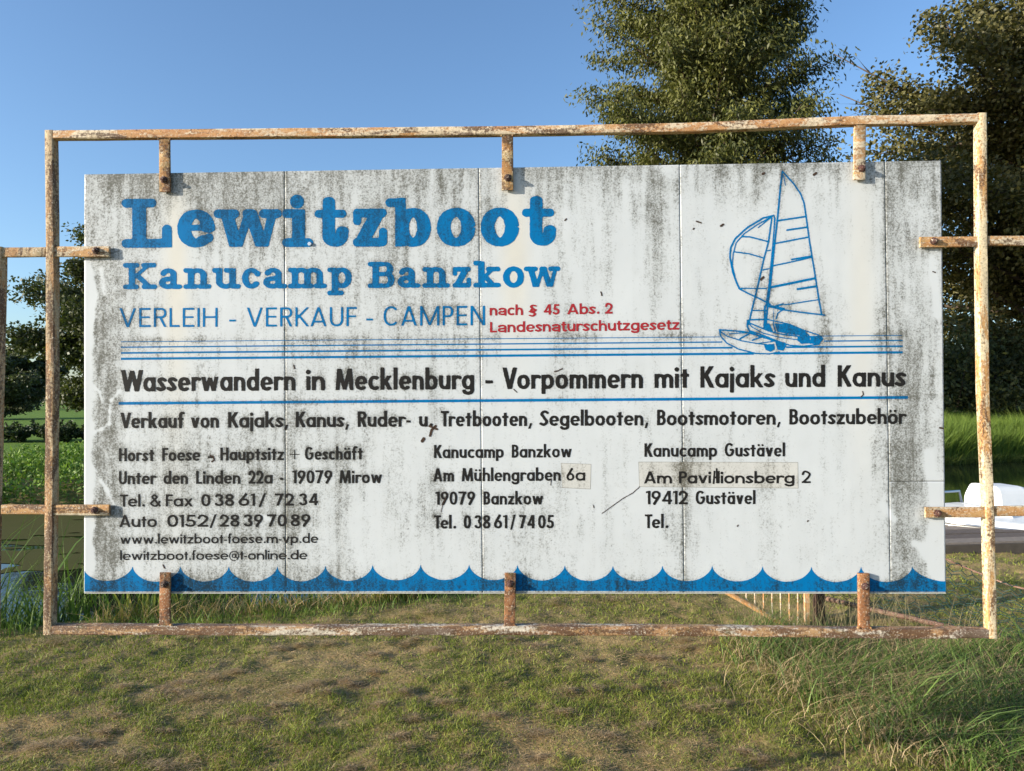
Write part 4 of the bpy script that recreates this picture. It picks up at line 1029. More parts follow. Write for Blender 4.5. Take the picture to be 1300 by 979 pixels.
# weld beads where members meet
mb = MB()
for u, v in ((201, 176.5), (216, 176.5), (637, 171.6), (651, 171.6), (1085, 159), (1099, 158.6), (201.5, 794), (217, 794), (640.5, 795.5), (655, 795.5), (1090.5, 797), (1106, 797.5), (69.5, 312.5), (69.5, 326), (67.5, 641.5), (67.5, 654.5), (1242.5, 300), (1242.8, 313), (1251, 644), (1251.5, 657.5), (66, 795.4), (1254, 800)):
    a, b = onsign([u], [v], .004); r = .0036 + .0012 * random.random()
    c = S(a[0], b[0], .006); n = 6
    rings = []
    for i in range(1, 4):
        th = math.pi * i / 4
        rings += [(c.x + r * math.sin(th) * math.cos(2 * math.pi * k / n) * 1.3, c.y + r * math.sin(th) * math.sin(2 * math.pi * k / n), c.z + r * math.cos(th)) for k in range(n)]
    V = [(c.x, c.y, c.z + r)] + rings + [(c.x, c.y, c.z - r)]
    F = [(0, 1 + k, 1 + (k + 1) % n) for k in range(n)] + [(1 + i * n + k, 1 + (i + 1) * n + k, 1 + (i + 1) * n + (k + 1) % n, 1 + i * n + (k + 1) % n) for i in range(2) for k in range(n)] + [(len(V) - 1, 1 + 2 * n + (k + 1) % n, 1 + 2 * n + k) for k in range(n)]
    mb.add(V, F)
w = mb.build('weld_bead', M_BRK, sign, smooth=True); w['kind'] = 'stuff'

# ================================================================== ground, water, banks
NEAR = [(-150, -52), (-30, -8), (-12, 2.2), (-3.4, 5.15), (-1.0, 5.75), (0.5, 6.5), (5, 8.35), (8, 9.0), (12, 10), (40, 20), (150, 60)]
FAR = [(-150, -38), (-40, 2), (-9, 13.5), (13.9, 22), (60, 39), (150, 72)]
def ynear(x): return np.interp(x, [p[0] for p in NEAR], [p[1] for p in NEAR])
def yfar(x): return np.interp(x, [p[0] for p in FAR], [p[1] for p in FAR])
WL = -.45
def height(x, y):
    x = np.asarray(x, float); y = np.asarray(y, float)
    yn, yf = ynear(x), yfar(x)
    lumps = .016 * (pn(x, y, 1.1, 1) - .5) * 2 + .024 * (pn(x, y, 4.5, 2) - .5) + .024 * (pn(x, y, 12, 3) - .5)
    nearz = lumps
    d = y - yn
    bank = -1.1 * np.clip(d / 1.6, 0, 1) ** .8
    f = y - yf
    farz = -.10 + .35 * np.clip((x - 2) / 8, 0, 1) * np.clip((f - .5) / 3, 0, 1) + .25 * (pn(x, y, .05, 4) - .5) * np.clip(f / 20, 0, 1)
    z = np.where(d < 0, nearz, np.where(f > 0, np.minimum(farz, -1.1 + f * .9), np.minimum(nearz + bank, -.45 + .0 * x - np.clip(d - .9, 0, .7) + .35)))
    z = np.where((d >= 0) & (f <= 0), nearz * 0 - 1.1 * np.clip(d / 1.5, 0, 1), z)
    return z
def axis(a0, a1, fine, step, grow):
    c = list(np.arange(fine[0], fine[1], step)); s_ = step
    while c[-1] < a1: s_ *= grow; c.append(c[-1] + s_)
    s_ = step
    while c[0] > a0: s_ *= grow; c.insert(0, c[0] - s_)
    return np.array(c)
gx = axis(-600, 600, (-4.5, 4.8), .032, 1.10); gy = axis(-60, 1600, (2.2, 7.6), .032, 1.06)
GX, GY = np.meshgrid(gx, gy); GZ = height(GX, GY)
nyg, nxg = GX.shape
I, J = np.meshgrid(np.arange(nyg - 1), np.arange(nxg - 1), indexing='ij')
Fg = np.stack([I * nxg + J, I * nxg + J + 1, (I + 1) * nxg + J + 1, (I + 1) * nxg + J], -1).reshape(-1, 4)
t = NT('lawn_soil')
pos = t.coord(kind='Object')
n1 = t.noise(1.6, 4, .6); n2 = t.noise(9, 4, .65); n3 = t.noise(70, 4, .7); nbig = t.noise(.12, 3, .5)
straw = t.mix(n3, (.15, .105, .045), (.47, .34, .16))
green = t.mix(n3, (.09, .09, .025), (.24, .22, .07))
f = t.ramp(t.math('ADD', t.math('MULTIPLY', n1, .55), t.math('MULTIPLY', n2, .5)), .44, .62)
c = t.mix(f, straw, green)
sx = t.n('ShaderNodeSeparateXYZ'); t.l(pos, sx.inputs[0])
far = t.ramp(sx.outputs[1], 14, 24)
fieldc = t.mix(t.noise(.06, 5, .6), (.12, .21, .035), (.18, .27, .045))
fieldc = t.mix(t.math('MULTIPLY', t.noise(2.5, 4), .4), fieldc, (.06, .085, .015))
c = t.mix(far, c, fieldc)
t.pbr(c, .95, 0, t.bump(t.math('ADD', n3, t.math('MULTIPLY', n2, 2.)), .8, .012), .1)
ground = mk('ground', np.stack([GX, GY, GZ], -1).reshape(-1, 3), Fg, t.m, loc=(0, 0, 0), smooth=True)
ground['kind'] = 'structure'

# water of the canal
t = NT('canal_water')
v = t.coord((1, 1, 1))
bmpn = t.math('ADD', t.noise(3.0, 3, .5, v), t.math('MULTIPLY', t.noise(14, 2, .5, v), .25))
b_ = t.pbr((.010, .013, .008), .03, 0, t.bump(bmpn, .10, .02), .5)
b_.inputs['IOR'].default_value = 1.33
wx = axis(-160, 160, (-14, 30), 1.0, 1.3)
Vw = []; Fw = []
for i, x in enumerate(wx):
    Vw += [(x, float(ynear(x)) - .1, WL), (x, float(yfar(x)) + 1.6, WL)]
    if i: k = 2 * i; Fw.append((k - 2, k, k + 1, k - 1))
water = mk('water', Vw, Fw, t.m, loc=(0, 0, WL)); water['kind'] = 'structure'
# duckweed rafts on the left part of the canal
xs = np.arange(-13, 0.5, .07); ys = np.arange(4, 16.5, .07)
X, Y = np.meshgrid(xs, ys)
q = pn(X, Y * 2.2, .35, 7) * .55 + pn(X, Y * 2, 1.3, 8) * .34 + pn(X, Y * 2, 4.5, 9) * .30
depth = (Y - ynear(X)) / (yfar(X) - ynear(X))
Fd = q + .9 * depth - 1.09
Fd = np.where((Y > yfar(X) + .3) | (Y < ynear(X) + .2), -1, Fd)
V2, F2 = march(Fd, X, Y)
t = NT('duckweed')
dn = t.noise(60, 3, .7); dn2 = t.noise(2.0, 4, .6)
t.pbr(t.mix(dn2, t.mix(dn, (.05, .055, .018), (.10, .105, .03)), t.mix(dn, (.035, .04, .014), (.15, .125, .055))), .95, 0, t.bump(dn, .5, .01), .03)
o = mk('duckweed', [(p[0], p[1], WL + .005) for p in V2], F2, t.m); tag(o, 'brownish green duckweed drifting on the canal at the left', None, None, 'stuff')

# ------------------------------------------------------------------ blades, leaves
def blades(pos, h, w, az, lean, col, seg=2, curl=1.8, jitcol=.2, face=None):
    N = len(pos); k = seg
    face = rng.uniform(0, 2 * np.pi, N) if face is None else face
    fx, fy = np.cos(face), np.sin(face)
    Vs = []
    for i in range(k + 1):
        tt = i / k; c = lean * tt ** curl; z = h * tt * (1 - .25 * tt * np.clip(lean / (h + 1e-6), 0, 1.5))
        P = pos + np.stack([c * np.cos(az), c * np.sin(az), z], 1)
        ww = w * (1 - tt ** 1.6) / 2
        if i < k:
            Vs.append(P + np.stack([fx * ww, fy * ww, 0 * ww], 1)); Vs.append(P - np.stack([fx * ww, fy * ww, 0 * ww], 1))
        else: Vs.append(P)
    V = np.stack(Vs, 1)              # N, 2k+1, 3
    nv_ = 2 * k + 1
    tri = []
    for i in range(k - 1): a = 2 * i; tri += [(a, a + 1, a + 3), (a, a + 3, a + 2)]
    tri.append((2 * k - 2, 2 * k - 1, 2 * k))
    tri = np.array(tri)
    F = (np.arange(N)[:, None, None] * nv_ + tri[None]).reshape(-1, 3)
    jc = col * (1 + jitcol * (rng.random((N, 1)) - .5) * 2)
    C = np.repeat(jc[:, None, :], nv_, 1).reshape(-1, 3)
    return V.reshape(-1, 3), F, C
def join(parts):
    Vs, Fs, Cs = [], [], []; n = 0
    for V, F, C in parts: Vs.append(V); Fs.append(F + n); Cs.append(C); n += len(V)
    return np.vstack(Vs), np.vstack(Fs), np.vstack(Cs)
def stuff(name, parts, mat, label, loc=None, parent=None, kind='stuff'):
    V, F, C = join(parts)
    o = mk(name, V, F, mat, parent, loc, attrs={'col': ('FLOAT_COLOR', C)})
    if label: o['label'] = label
    if kind: o['kind'] = kind
    return o
def rand(a, b, n): return rng.uniform(a, b, n)
def mixc(a, b, f): return np.array(a)[None] * (1 - f[:, None]) + np.array(b)[None] * f[:, None]
GREEN, GREEN2, STRAW, DEAD, DARKG = (.10, .135, .02), (.28, .30, .05), (.66, .46, .23), (.40, .27, .13), (.03, .055, .012)

# mown lawn: short blades, dry thatch lying between
def lawn(n, y0, y1, wmul=1.0):
    y = y0 + (y1 - y0) * rng.random(n) ** 1.0; x = rand(-1, 1, n) * (.74 * y + .3)
    keep = y < ynear(x) + .25
    x, y = x[keep], y[keep]; n = len(x)
    g_ = pn(x, y, 1.6, 21) * .5 + pn(x, y, 5.5, 22) * .35 + pn(x, y, 16, 23) * .25
    gr = np.clip((g_ - .46) * 3.8 + .5, 0, 1)                       # green share
    isg = rng.random(n) < (.12 + .34 * gr)
    h = np.where(isg, rand(.010, .034, n) * (.6 + .7 * gr), rand(.003, .012, n))
    lean = np.where(isg, h * rand(.3, 1.3, n), rand(.018, .065, n))
    col = np.where(isg[:, None], mixc(GREEN, GREEN2, rng.random(n)), mixc(DEAD, STRAW, rng.random(n)))
    pos = np.stack([x, y, height(x, y) - .003], 1)
    return blades(pos, h, np.where(isg, rand(.0024, .0048, n), rand(.003, .006, n)) * wmul, rand(0, 6.28, n), lean, col, 2, 1.5, .38)
stuff('lawn_grass', [lawn(230000, 2.7, 4.2), lawn(140000, 4.2, 6.2, 1.3), lawn(60000, 6.2, 9.5, 2.0)], M_BLADE, 'short mown lawn, patchy green and straw brown, below and behind the sign')
# clumps of raked dead grass lying on the lawn
parts = []
cl = [(-.1 + (540 - 650) / 950 * 2.95, 2.95, .10, .06), (.02, 3.05, .12, .07), (-.48, 3.6, .07, .035), (-.62, 2.85, .07, .05), (.26, 2.85, .05, .04), (.62, 2.95, .06, .03), (-2.9, 4.75, .22, .05), (-1.25, 5.15, .18, .05), (-.62, 5.35, .25, .08), (.3, 5.6, .16, .05), (.75, 5.7, .2, .05), (-1.65, 3.9, .2, .04), (-1.15, 4.0, .16, .03), (-1.5, 3.2, .2, .04), (-1.9, 3.0, .18, .035), (1.05, 3.2, .12, .03), (.9, 3.7, .14, .03)]
cl += [(float(rand(-2.2, 1.3, 1)[0]), float(rand(2.8, 5.2, 1)[0]), float(rand(.04, .13, 1)[0]), float(rand(.015, .03, 1)[0])) for _ in range(70)]
for cx_, cy2, r, hh in cl:
    n = int(2600 * r + 90); rr = r * np.abs(rng.normal(0, .55, n)); th = rand(0, 6.28, n)
    x = cx_ + rr * np.cos(th) * 1.3; y = cy2 + rr * np.sin(th) * .7
    z = height(x, y) + hh * np.exp(-(rr / r) ** 2 * 1.5) * rng.random(n)
    c = mixc((.20, .135, .075), (.58, .41, .23), rng.random(n))
    parts.append(blades(np.stack([x, y, z], 1), rand(.002, .014, n), rand(.002, .004, n), rand(0, 6.28, n), rand(.02, .06, n), c, 2, 1.2, .2))
stuff('dead_grass_clump', parts, M_BLADE, 'raked brown clumps of dry cut grass strewn over the lawn')

# tall wild grass at the lower right
parts = []
def wild(n, cx_, cy2, sx_, sy_, h0, h1, cols, wid=(.0022, .005), lean=(.3, 1.1), azm=None):
    x = rng.normal(cx_, sx_, n); y = rng.normal(cy2, sy_, n); k = y < 5.6
    x, y = x[k], y[k]; n = len(x)
    h = rand(h0, h1, n); az = rand(0, 6.28, n) if azm is None else rng.normal(azm, .7, n)
    c = mixc(cols[0], cols[1], rng.random(n))
    return blades(np.stack([x, y, height(x, y) - .005], 1), h, rand(*wid, n), az, h * rand(*lean, n), c, 4, 1.9, .25)
GG = ((.05, .095, .02), (.15, .22, .05)); SS = ((.26, .19, .10), (.56, .42, .24)); BR = ((.20, .13, .08), (.38, .27, .17))
for (cx_, cy2) in ((1.55, 4.45), (1.85, 4.5), (1.75, 4.1), (2.05, 4.0), (2.3, 4.2), (2.6, 4.3), (1.95, 3.6), (2.2, 3.4), (2.35, 3.75), (2.0, 3.1), (2.2, 2.9), (2.9, 4.4), (1.75, 3.35), (2.75, 3.9), (1.6, 3.85)):
    parts.append(wild(250, cx_, cy2, .13, .11, .07, .26, GG, (.004, .009), (.3, 1.3)))
    parts.append(wild(330, cx_, cy2, .18, .15, .05, .22, SS, (.0022, .0045), (.5, 1.8)))
parts.append(wild(420, 1.62, 4.75, .12, .08, .12, .30, GG, lean=(.3, .9)))
parts.append(wild(600, 1.75, 3.9, .22, .3, .10, .34, SS, (.0020, .0040), (.8, 2.2), azm=-1.2))
parts.append(wild(2200, 2.4, 3.8, .5, .5, .03, .12, BR, (.002, .005), (.8, 2.4)))
parts.append(wild(260, 2.0, 4.7, .4, .12, .25, .55, ((.22, .17, .09), (.36, .29, .16)), (.0014, .0026), (.15, .7)))
parts.append(wild(140, 2.1, 4.9, .5, .1, .2, .5, ((.16, .13, .06), (.3, .25, .13)), (.0014, .0026), (.3, .9)))
parts.append(wild(120, 1.95, 3.5, .12, .3, .35, .55, GG, (.004, .008), (.9, 1.5), azm=-.9))
stuff('wild_grass', parts, M_BLADE, 'tall unmown green and straw grass under the fence at lower right')

# reeds and iris along the near bank, left of the sign and under it
parts = []
def strip(n, x0, x1, d0, d1, h0, h1, cols, wid, lean, seg=4, azm=None, zoff=0.0, dens=None):
    x = rand(x0, x1, n); y = ynear(x) + rand(d0, d1, n)
    if dens is not None:
        k = pn(x, y, dens, 31) > .42; x, y = x[k], y[k]
    n = len(x); h = rand(h0, h1, n); az = rand(0, 6.28, n) if azm is None else rng.normal(azm, .8, n)
    z = np.maximum(height(x, y), WL - .05) + zoff
    return blades(np.stack([x, y, z], 1), h, rand(*wid, n), az, h * rand(*lean, n), mixc(cols[0], cols[1], rng.random(n)), seg, 1.9, .25)
RG = ((.08, .14, .025), (.19, .27, .05)); YG = ((.26, .28, .05), (.48, .42, .10)); BW = ((.28, .19, .09), (.50, .36, .18))
parts.append(strip(900, -3.15, -.6, .1, .9, .25, .62, RG, (.010, .022), (.05, .5)))
parts.append(strip(420, -2.8, -.6, -.02, .35, .14, .38, YG, (.010, .020), (.05, .45), dens=2))
parts.append(strip(2000, -2.9, .3, -.15, .25, .06, .24, BW, (.003, .008), (.4, 1.4)))
parts.append(strip(600, -.9, .4, .1, .6, .2, .5, RG, (.009, .018), (.2, .8), dens=1.2))
parts.append(strip(500, -1.05, -.55, -.1, .3, .15, .33, YG, (.008, .016), (.1, .5)))
parts.append(strip(2200, -3.0, .6, -.35, .15, .03, .13, RG, (.003, .006), (.3, 1.2)))
parts.append(strip(600, 0.2, 2.6, .0, .5, .05, .2, RG, (.003, .007), (.3, 1.2)))
stuff('bank_reeds', parts, M_BLADE, 'green reeds and yellowing iris leaves on the canal edge behind the sign')
parts = [strip(480, -4.6, -3.15, .0, .5, .3, .65, RG, (.010, .020), (.2, .9)), strip(60, -4.4, -3.1, -.1, .5, .8, 1.25, ((.05, .10, .02), (.12, .19, .04)), (.010, .018), (.35, 1.0)),
         strip(500, -4.6, -3.2, -.25, .2, .1, .35, RG, (.004, .008), (.3, 1.2))]
stuff('tall_reeds', parts, M_BLADE, 'tall arching reed blades in front of the water at the left edge')

# far bank
def fstrip(n, x0, x1, d0, d1, h0, h1, cols, wid, lean, seg=3):
    x = rand(x0, x1, n); y = yfar(x) + rand(d0, d1, n)
    z = np.maximum(height(x, y), WL - .05); h = rand(h0, h1, n) * (.75 + .5 * pn(x, y, .8, 33))
    return blades(np.stack([x, y, z], 1), h, rand(*wid, n), rand(0, 6.28, n), h * rand(*lean, n), mixc(cols[0], cols[1], rng.random(n)), seg, 1.9, .25)
FG = ((.085, .15, .025), (.20, .27, .045))
parts = [fstrip(26000, 9.5, 19.5, -.1, 1.1, .55, 1.25, FG, (.012, .028), (.1, .7)), fstrip(22000, 9.5, 20, .8, 4.5, .35, .85, ((.11, .175, .028), (.215, .285, .05)), (.012, .03), (.2, .9)), fstrip(5000, 9, 20, -.25, .1, .1, .5, ((.08, .11, .02), (.16, .2, .05)), (.01, .03), (.4, 1.6))]
stuff('far_bank_reeds', parts, M_BLADE, 'thick sunlit green reeds on the far canal bank at the right')
def leaves(cen, L, Wd, dirv, nrm, col, jit=.25):
    """rhomb leaves with a slight fold"""
    N = len(cen); d = dirv / np.linalg.norm(dirv, axis=1, keepdims=True)
    sde = np.cross(d, nrm); sde /= np.linalg.norm(sde, axis=1, keepdims=True) + 1e-9
    nn = np.cross(sde, d)
    a = cen - d * (L / 2)[:, None]; b2 = cen + d * (L / 2)[:, None]
    m = cen - d * (L * .06)[:, None] - nn * (Wd * .12)[:, None]
    l = m + sde * (Wd / 2)[:, None]; r_ = m - sde * (Wd / 2)[:, None]
    V = np.stack([a, l, b2, r_], 1).reshape(-1, 3)
    F = (np.arange(N)[:, None] * 4 + np.array([[0, 1, 2, 3]]))
    C = np.repeat((col * (1 + jit * (rng.random((N, 1)) - .5) * 2))[:, None, :], 4, 1).reshape(-1, 3)
    return V, F, C
def rv(n):
    v_ = rng.normal(size=(n, 3)); return v_ / np.linalg.norm(v_, axis=1, keepdims=True)
# leafy bushes of nettles and willow-herb on the far bank, left
parts = []
n = 34000
x = rand(-16.5, -5.2, n); d = rand(-.15, 3.2, n); y = yfar(x) + d
top = .28 + .38 * pn(x, y, .9, 41) + .24 * pn(x, y, 2.8, 42); zz = np.maximum(height(x, y), WL)
z = zz + top * rng.random(n) ** .55
cl_ = pn(x * 1.0 + z, y, 3.5, 44)
k = cl_ > .33; x, y, z = x[k], y[k], z[k]; n = len(x)
parts.append(leaves(np.stack([x, y, z], 1), rand(.06, .14, n), rand(.022, .05, n), rv(n) + np.array([0, -.3, .5]), rv(n) + np.array([0, -.2, 1.0]), mixc((.09, .17, .025), (.22, .32, .055), rng.random(n))))
stuff('bank_herbs', parts, M_LEAF, 'dense bright green leafy herbs along the far water edge at the left')
parts = [fstrip(9000, -17, -5, 3.0, 11, .15, .45, ((.10, .15, .025), (.17, .22, .05)), (.02, .04), (.2, .9), 2)]
stuff('meadow_grass', parts, M_BLADE, 'sunlit strip of meadow grass behind the leafy bank at the left')

# ================================================================== trees
def branch_pts(p0, d0, L, n=5, up=.15, wob=.12):
    pts = [np.array(p0, float)]; d = np.array(d0, float); d /= np.linalg.norm(d)
    for i in range(n):
        d = d + np.array([0, 0, up / n]) + rng.normal(0, wob, 3) / n ** .5 * .6; d /= np.linalg.norm(d)
        pts.append(pts[-1] + d * L / n)
    return np.array(pts)
def tree(name, label, base, H, prof, limbs, twigs, per, leafL, leafW, cols, h_low=.15, lift=(.3, .9), droop=.5, trunk_r=.3, group=None, cat='tree', spread=.35, seed=1, fold=1.0, env=None):
    """prof(t)->crown radius at relative height t"""
    global rng
    rng = np.random.default_rng(seed)
    root = thing(name, label, cat, base, group)
    b0 = np.array(base, float)
    mb = MB(); tp = [b0 + np.array([0, 0, -.3])]
    for i in range(1, 9): tp.append(b0 + np.array([.02 * H * (pn(i, seed, 1, 5) - .5), .02 * H * (pn(i, seed, 1, 6) - .5), H * .93 * i / 8]))
    mb.tube(tp, [trunk_r * (1 - .88 * i / 8) for i in range(9)], 9)
    mb.build('trunk', M_BARK, root, smooth=True)
    tp = np.array(tp)
    mbl = MB(); LC, LD, LK = [], [], []
    for i in range(limbs):
        t0 = h_low + (1 - h_low) * ((i + rng.random() * .8) / limbs) ** .9 * .97
        hz = t0 * H; p0 = np.array([np.interp(hz, (tp[:, 2] - b0[2]), tp[:, k]) for k in range(3)])
        az = i * 2.39996 + rng.normal(0, .3); el = rng.uniform(*lift)
        Rr = prof(min(1, t0 + .08)) * rng.uniform(.72, 1.10)
        L = max(.3, Rr / math.cos(el))
        if hz + L * math.sin(el) > H: L = max(.3, (H - hz) / max(.2, math.sin(el)))
        bp = branch_pts(p0, (math.cos(az) * math.cos(el), math.sin(az) * math.cos(el), math.sin(el)), L, 6, .1)
        r0 = trunk_r * .34 * (1 - t0 * .75)
        mbl.tube([tuple(p) for p in bp], [r0 * (1 - .85 * k / 6) + .004 for k in range(7)], 5)
        for j in range(twigs):
            f_ = .08 + .94 * ((j + rng.random()) / twigs); f_ = min(f_, 1.0)
            q = np.array([np.interp(f_ * 6, np.arange(7), bp[:, k]) for k in range(3)])
            az2 = az + rng.choice([-1, 1]) * rng.uniform(.2, 1.3); el2 = rng.uniform(-.25, .75)
            l2 = (.25 + .28 * L * spread) * rng.uniform(.6, 1.3)
            tw = branch_pts(q, (math.cos(az2) * math.cos(el2), math.sin(az2) * math.cos(el2), math.sin(el2)), l2, 3, -.15)
            if j % 2 == 0: mbl.tube([tuple(p) for p in tw], [.012 + .003 * L, .008 + .001 * L, .005, .003], 3, cap=False)
            m = int(per * rng.uniform(.6, 1.3)); u = rng.random(m)
            cpt = np.stack([np.interp(u * 3, np.arange(4), tw[:, k]) for k in range(3)], 1)
            sc = (.08 + .16 * l2) * fold
            cpt = cpt + np.clip(rng.normal(0, 1, (m, 3)), -1.5, 1.5) * np.array([sc, sc, sc * .7])
            dd = rng.normal(0, .6, (m, 3)) + (tw[-1] - tw[0]) / l2 * .5 + np.array([0, 0, -droop])
            LC.append(cpt); LD.append(dd); LK.append(np.full(m, rng.random()) * .65 + .35 * rng.random(m))
    mbl.build('limbs', M_BARK, root, smooth=True)['kind'] = 'stuff'
    Cn, Dn, K = np.vstack(LC), np.vstack(LD), np.concatenate(LK)
    if env:
        cx_, cy2, cz_, r1, ru, rl = env
        dx, dy, dz = Cn[:, 0] - cx_, Cn[:, 1] - cy2, Cn[:, 2] - cz_
        aa = np.arctan2(dx, dy)
        rr = np.sqrt((dx / r1) ** 2 + (dy / r1) ** 2 + np.where(dz > 0, dz / ru, dz / rl) ** 2)
        kp = rr < .80 + .22 * pn(aa * 3, Cn[:, 2], .45, seed) + .14 * pn(aa * 8, Cn[:, 2], 1.3, seed + 1)
        Cn, Dn, K = Cn[kp], Dn[kp], K[kp]
    n = len(Cn)
    nr = rv(n) * .9 + np.array([0, -.25, .6])
    V, F, C = leaves(Cn, rand(leafL * .7, leafL * 1.25, n), rand(leafW * .75, leafW * 1.2, n), Dn, nr, mixc(cols[0], cols[1], K), .22)
    o = mk('crown', V, F, M_LEAF, root, attrs={'col': ('FLOAT_COLOR', C)})
    return root
def prof_col(Rm, lo=.75):    # broad column
    return lambda t: Rm * (lo + (1 - lo) * math.sin(math.pi * min(1, t / .9) ** .8)) * (1 if t < .8 else max(.15, 1 - ((t - .8) / .2) ** 2 * .85))
def prof_round(Rm): return lambda t: Rm * math.sqrt(max(.02, 1 - (2 * min(max(t, 0), 1) - .95) ** 2))
tree('willow_tree', 'tall dense green tree with hanging leaves rising behind the middle of the sign', (6.75, 25.6, -.15), 19.6, lambda t: 3.95 - .8 * max(0, t - .55), 180, 20, 80, .175, .060, ((.040, .050, .014), (.175, .172, .045)), .04, (.10, .62), .9, .30, seed=12, fold=1.5)
tree('alder_tree', 'huge broad tree with small dark olive leaves filling the right edge of the picture', (25.0, 33.5, .0), 20.5, prof_round(9.9), 150, 26, 76, .20, .15, ((.050, .050, .016), (.19, .165, .055)), .0, (-.22, .62), .2, .6, seed=9, fold=2.4, spread=.30, env=(25.0, 33.5, 11.2, 10.2, 10.4, 13.5))
tree('alder_tree', 'second broad olive tree behind the huge one, past the right edge', (37, 41, .0), 18, prof_round(10), 60, 16, 60, .32, .22, ((.048, .050, .016), (.13, .12, .04)), .0, (-.22, .62), .2, .6, seed=19, fold=2.6, spread=.3)
tree('oak_tree', 'dark spreading tree on the meadow left of the sign, cut by its white edge', (-21.3, 45, -.1), 10.8, prof_round(6.8), 80, 20, 165, .22, .15, ((.040, .050, .020), (.10, .11, .04)), .04, (-.2, .55), .2, .42, seed=23, fold=2.0, spread=.45)
tree('oak_tree', 'small dark tree far off at the left edge of the picture', (-45.5, 66, -.1), 6.0, prof_round(4.2), 26, 12, 70, .26, .18, ((.040, .050, .020), (.09, .10, .04)), .02, (-.15, .5), .2, .35, seed=31, fold=1.6, spread=.6)
# shrubs: many-stemmed, leafy to the ground
def shrub(label, base, H, Rm, n, leafL, cols, seed, group, name='shrub'):
    global rng
    rng = np.random.default_rng(seed)
    root = thing(name, label, 'shrub', base, group); b0 = np.array(base, float)
    mb = MB(); C_ = []; D_ = []; K_ = []
    for i in range(26):
        az = rand(0, 6.28, 1)[0]; el = rand(.35, 1.45, 1)[0]; L = (H * math.sin(el) ** 2 + Rm * math.cos(el) ** 2) * rand(.7, 1.05, 1)[0]
        bp = branch_pts(b0, (math.cos(az) * math.cos(el), math.sin(az) * math.cos(el), math.sin(el)), L, 5, .1, .3)
        mb.tube([tuple(p) for p in bp], [.02 * H * .4, .015 * H * .4, .01 * H * .4, .006, .004, .003], 4)
        m = n // 26; u = rng.random(m) ** .6 * 5
        c = np.stack([np.interp(u, np.arange(6), bp[:, k]) for k in range(3)], 1) + rng.normal(0, .10 * H, (m, 3)) * np.array([1, 1, .8])
        c[:, 2] = np.maximum(c[:, 2], b0[2] + .02)
        C_.append(c); D_.append(rv(m)); K_.append(np.full(m, rng.random()) * .5 + .5 * rng.random(m))
    mb.build('branch', M_BARK, root)['kind'] = 'stuff'
    C_ = np.vstack(C_); n = len(C_)
    V, F, C = leaves(C_, rand(leafL * .7, leafL * 1.3, n), rand(leafL * .4, leafL * .7, n), np.vstack(D_), rv(n) + np.array([0, -.3, .6]), mixc(cols[0], cols[1], np.concatenate(K_)), .25)
    mk('foliage', V, F, M_LEAF, root, attrs={'col': ('FLOAT_COLOR', C)})
SG = 'shrubs under the big tree across the canal'
for i, (x, y, H, w_, lb) in enumerate(((16.6, 28.5, 4.2, 2.6, 'dark shrub beyond the far reeds, seen between board edge and right upright'), (19.6, 29.5, 4.6, 2.8, 'dark shrub beyond the far reeds, seen right of the right upright'), (22.4, 30, 5.0, 3.0, 'dark shrub at the right picture edge behind the reeds'), (13.2, 30, 4.0, 2.6, 'dark shrub hidden mostly behind the right end of the board'), (25.5, 31.5, 4.8, 3.0, 'dark shrub past the right picture edge'))):
    shrub(lb, (x, y, .1), H, w_, 9000, .19, ((.028, .038, .012), (.10, .11, .035)), 40 + i, SG)
SG = 'low shrubs in the ditch across the left meadow'
for i, (x, y, H, w_, lb) in enumerate(((-21.0, 30.5, .42, 1.5, 'low dark shrub on the meadow, the first from the left edge'), (-19.8, 30.2, .36, 1.4, 'low dark shrub on the meadow just left of the left upright'), (-18.9, 30.8, .60, 1.1, 'taller dark shrub on the meadow beside the left upright'), (-18.0, 30.2, .34, 1.4, 'low dark shrub on the meadow right of the left upright'), (-17.0, 30.4, .42, 1.4, 'low dark shrub on the meadow next to the white board edge'), (-22.3, 31, .6, 1, 'low dark shrub on the meadow past the left picture edge'))):
    shrub(lb, (x, y, -.12), H, w_, 2200, .12, ((.028, .042, .014), (.06, .08, .026)), 60 + i, SG)
for x, y, H, wh in ((-20.4, 30.9, .30, 'between the two leftmost low shrubs'), (-19.3, 31.2, .34, 'hidden mostly by the left upright'), (-18.4, 30.0, .28, 'between left upright and the third low shrub'), (-17.5, 31.0, .32, 'just left of the white board edge'), (-16.4, 30.6, .36, 'behind the white board edge'), (-21.8, 30.1, .3, 'at the left picture edge')):
    shrub('flat dark tangle on the left meadow ' + wh, (x, y, -.12), H, 1.7, 2200, .12, ((.028, .042, .014), (.06, .08, .026)), int(-x * 10), SG)
for i, (x, y, H, R_) in enumerate(((-60, 120, 9, 7), (-84, 128, 10, 8), (-40, 140, 9, 8), (-15, 150, 10, 9), (20, 140, 11, 9), (60, 120, 12, 9))):
    tree('distant_tree', ['far dark tree on the horizon left of the near trees', 'far dark tree on the horizon at the left picture edge', 'far dark tree on the horizon behind the left upright', 'far tree behind the middle of the board', 'far tree behind the right half of the board', 'far tree behind the big olive tree'][i], (x, y, 0), H, prof_round(R_), 22, 10, 60, .8, .55, ((.035, .045, .02), (.07, .08, .03)), .05, (-.1, .6), .2, .4, seed=80 + i, fold=2.6, spread=.4, group='far trees on the horizon')

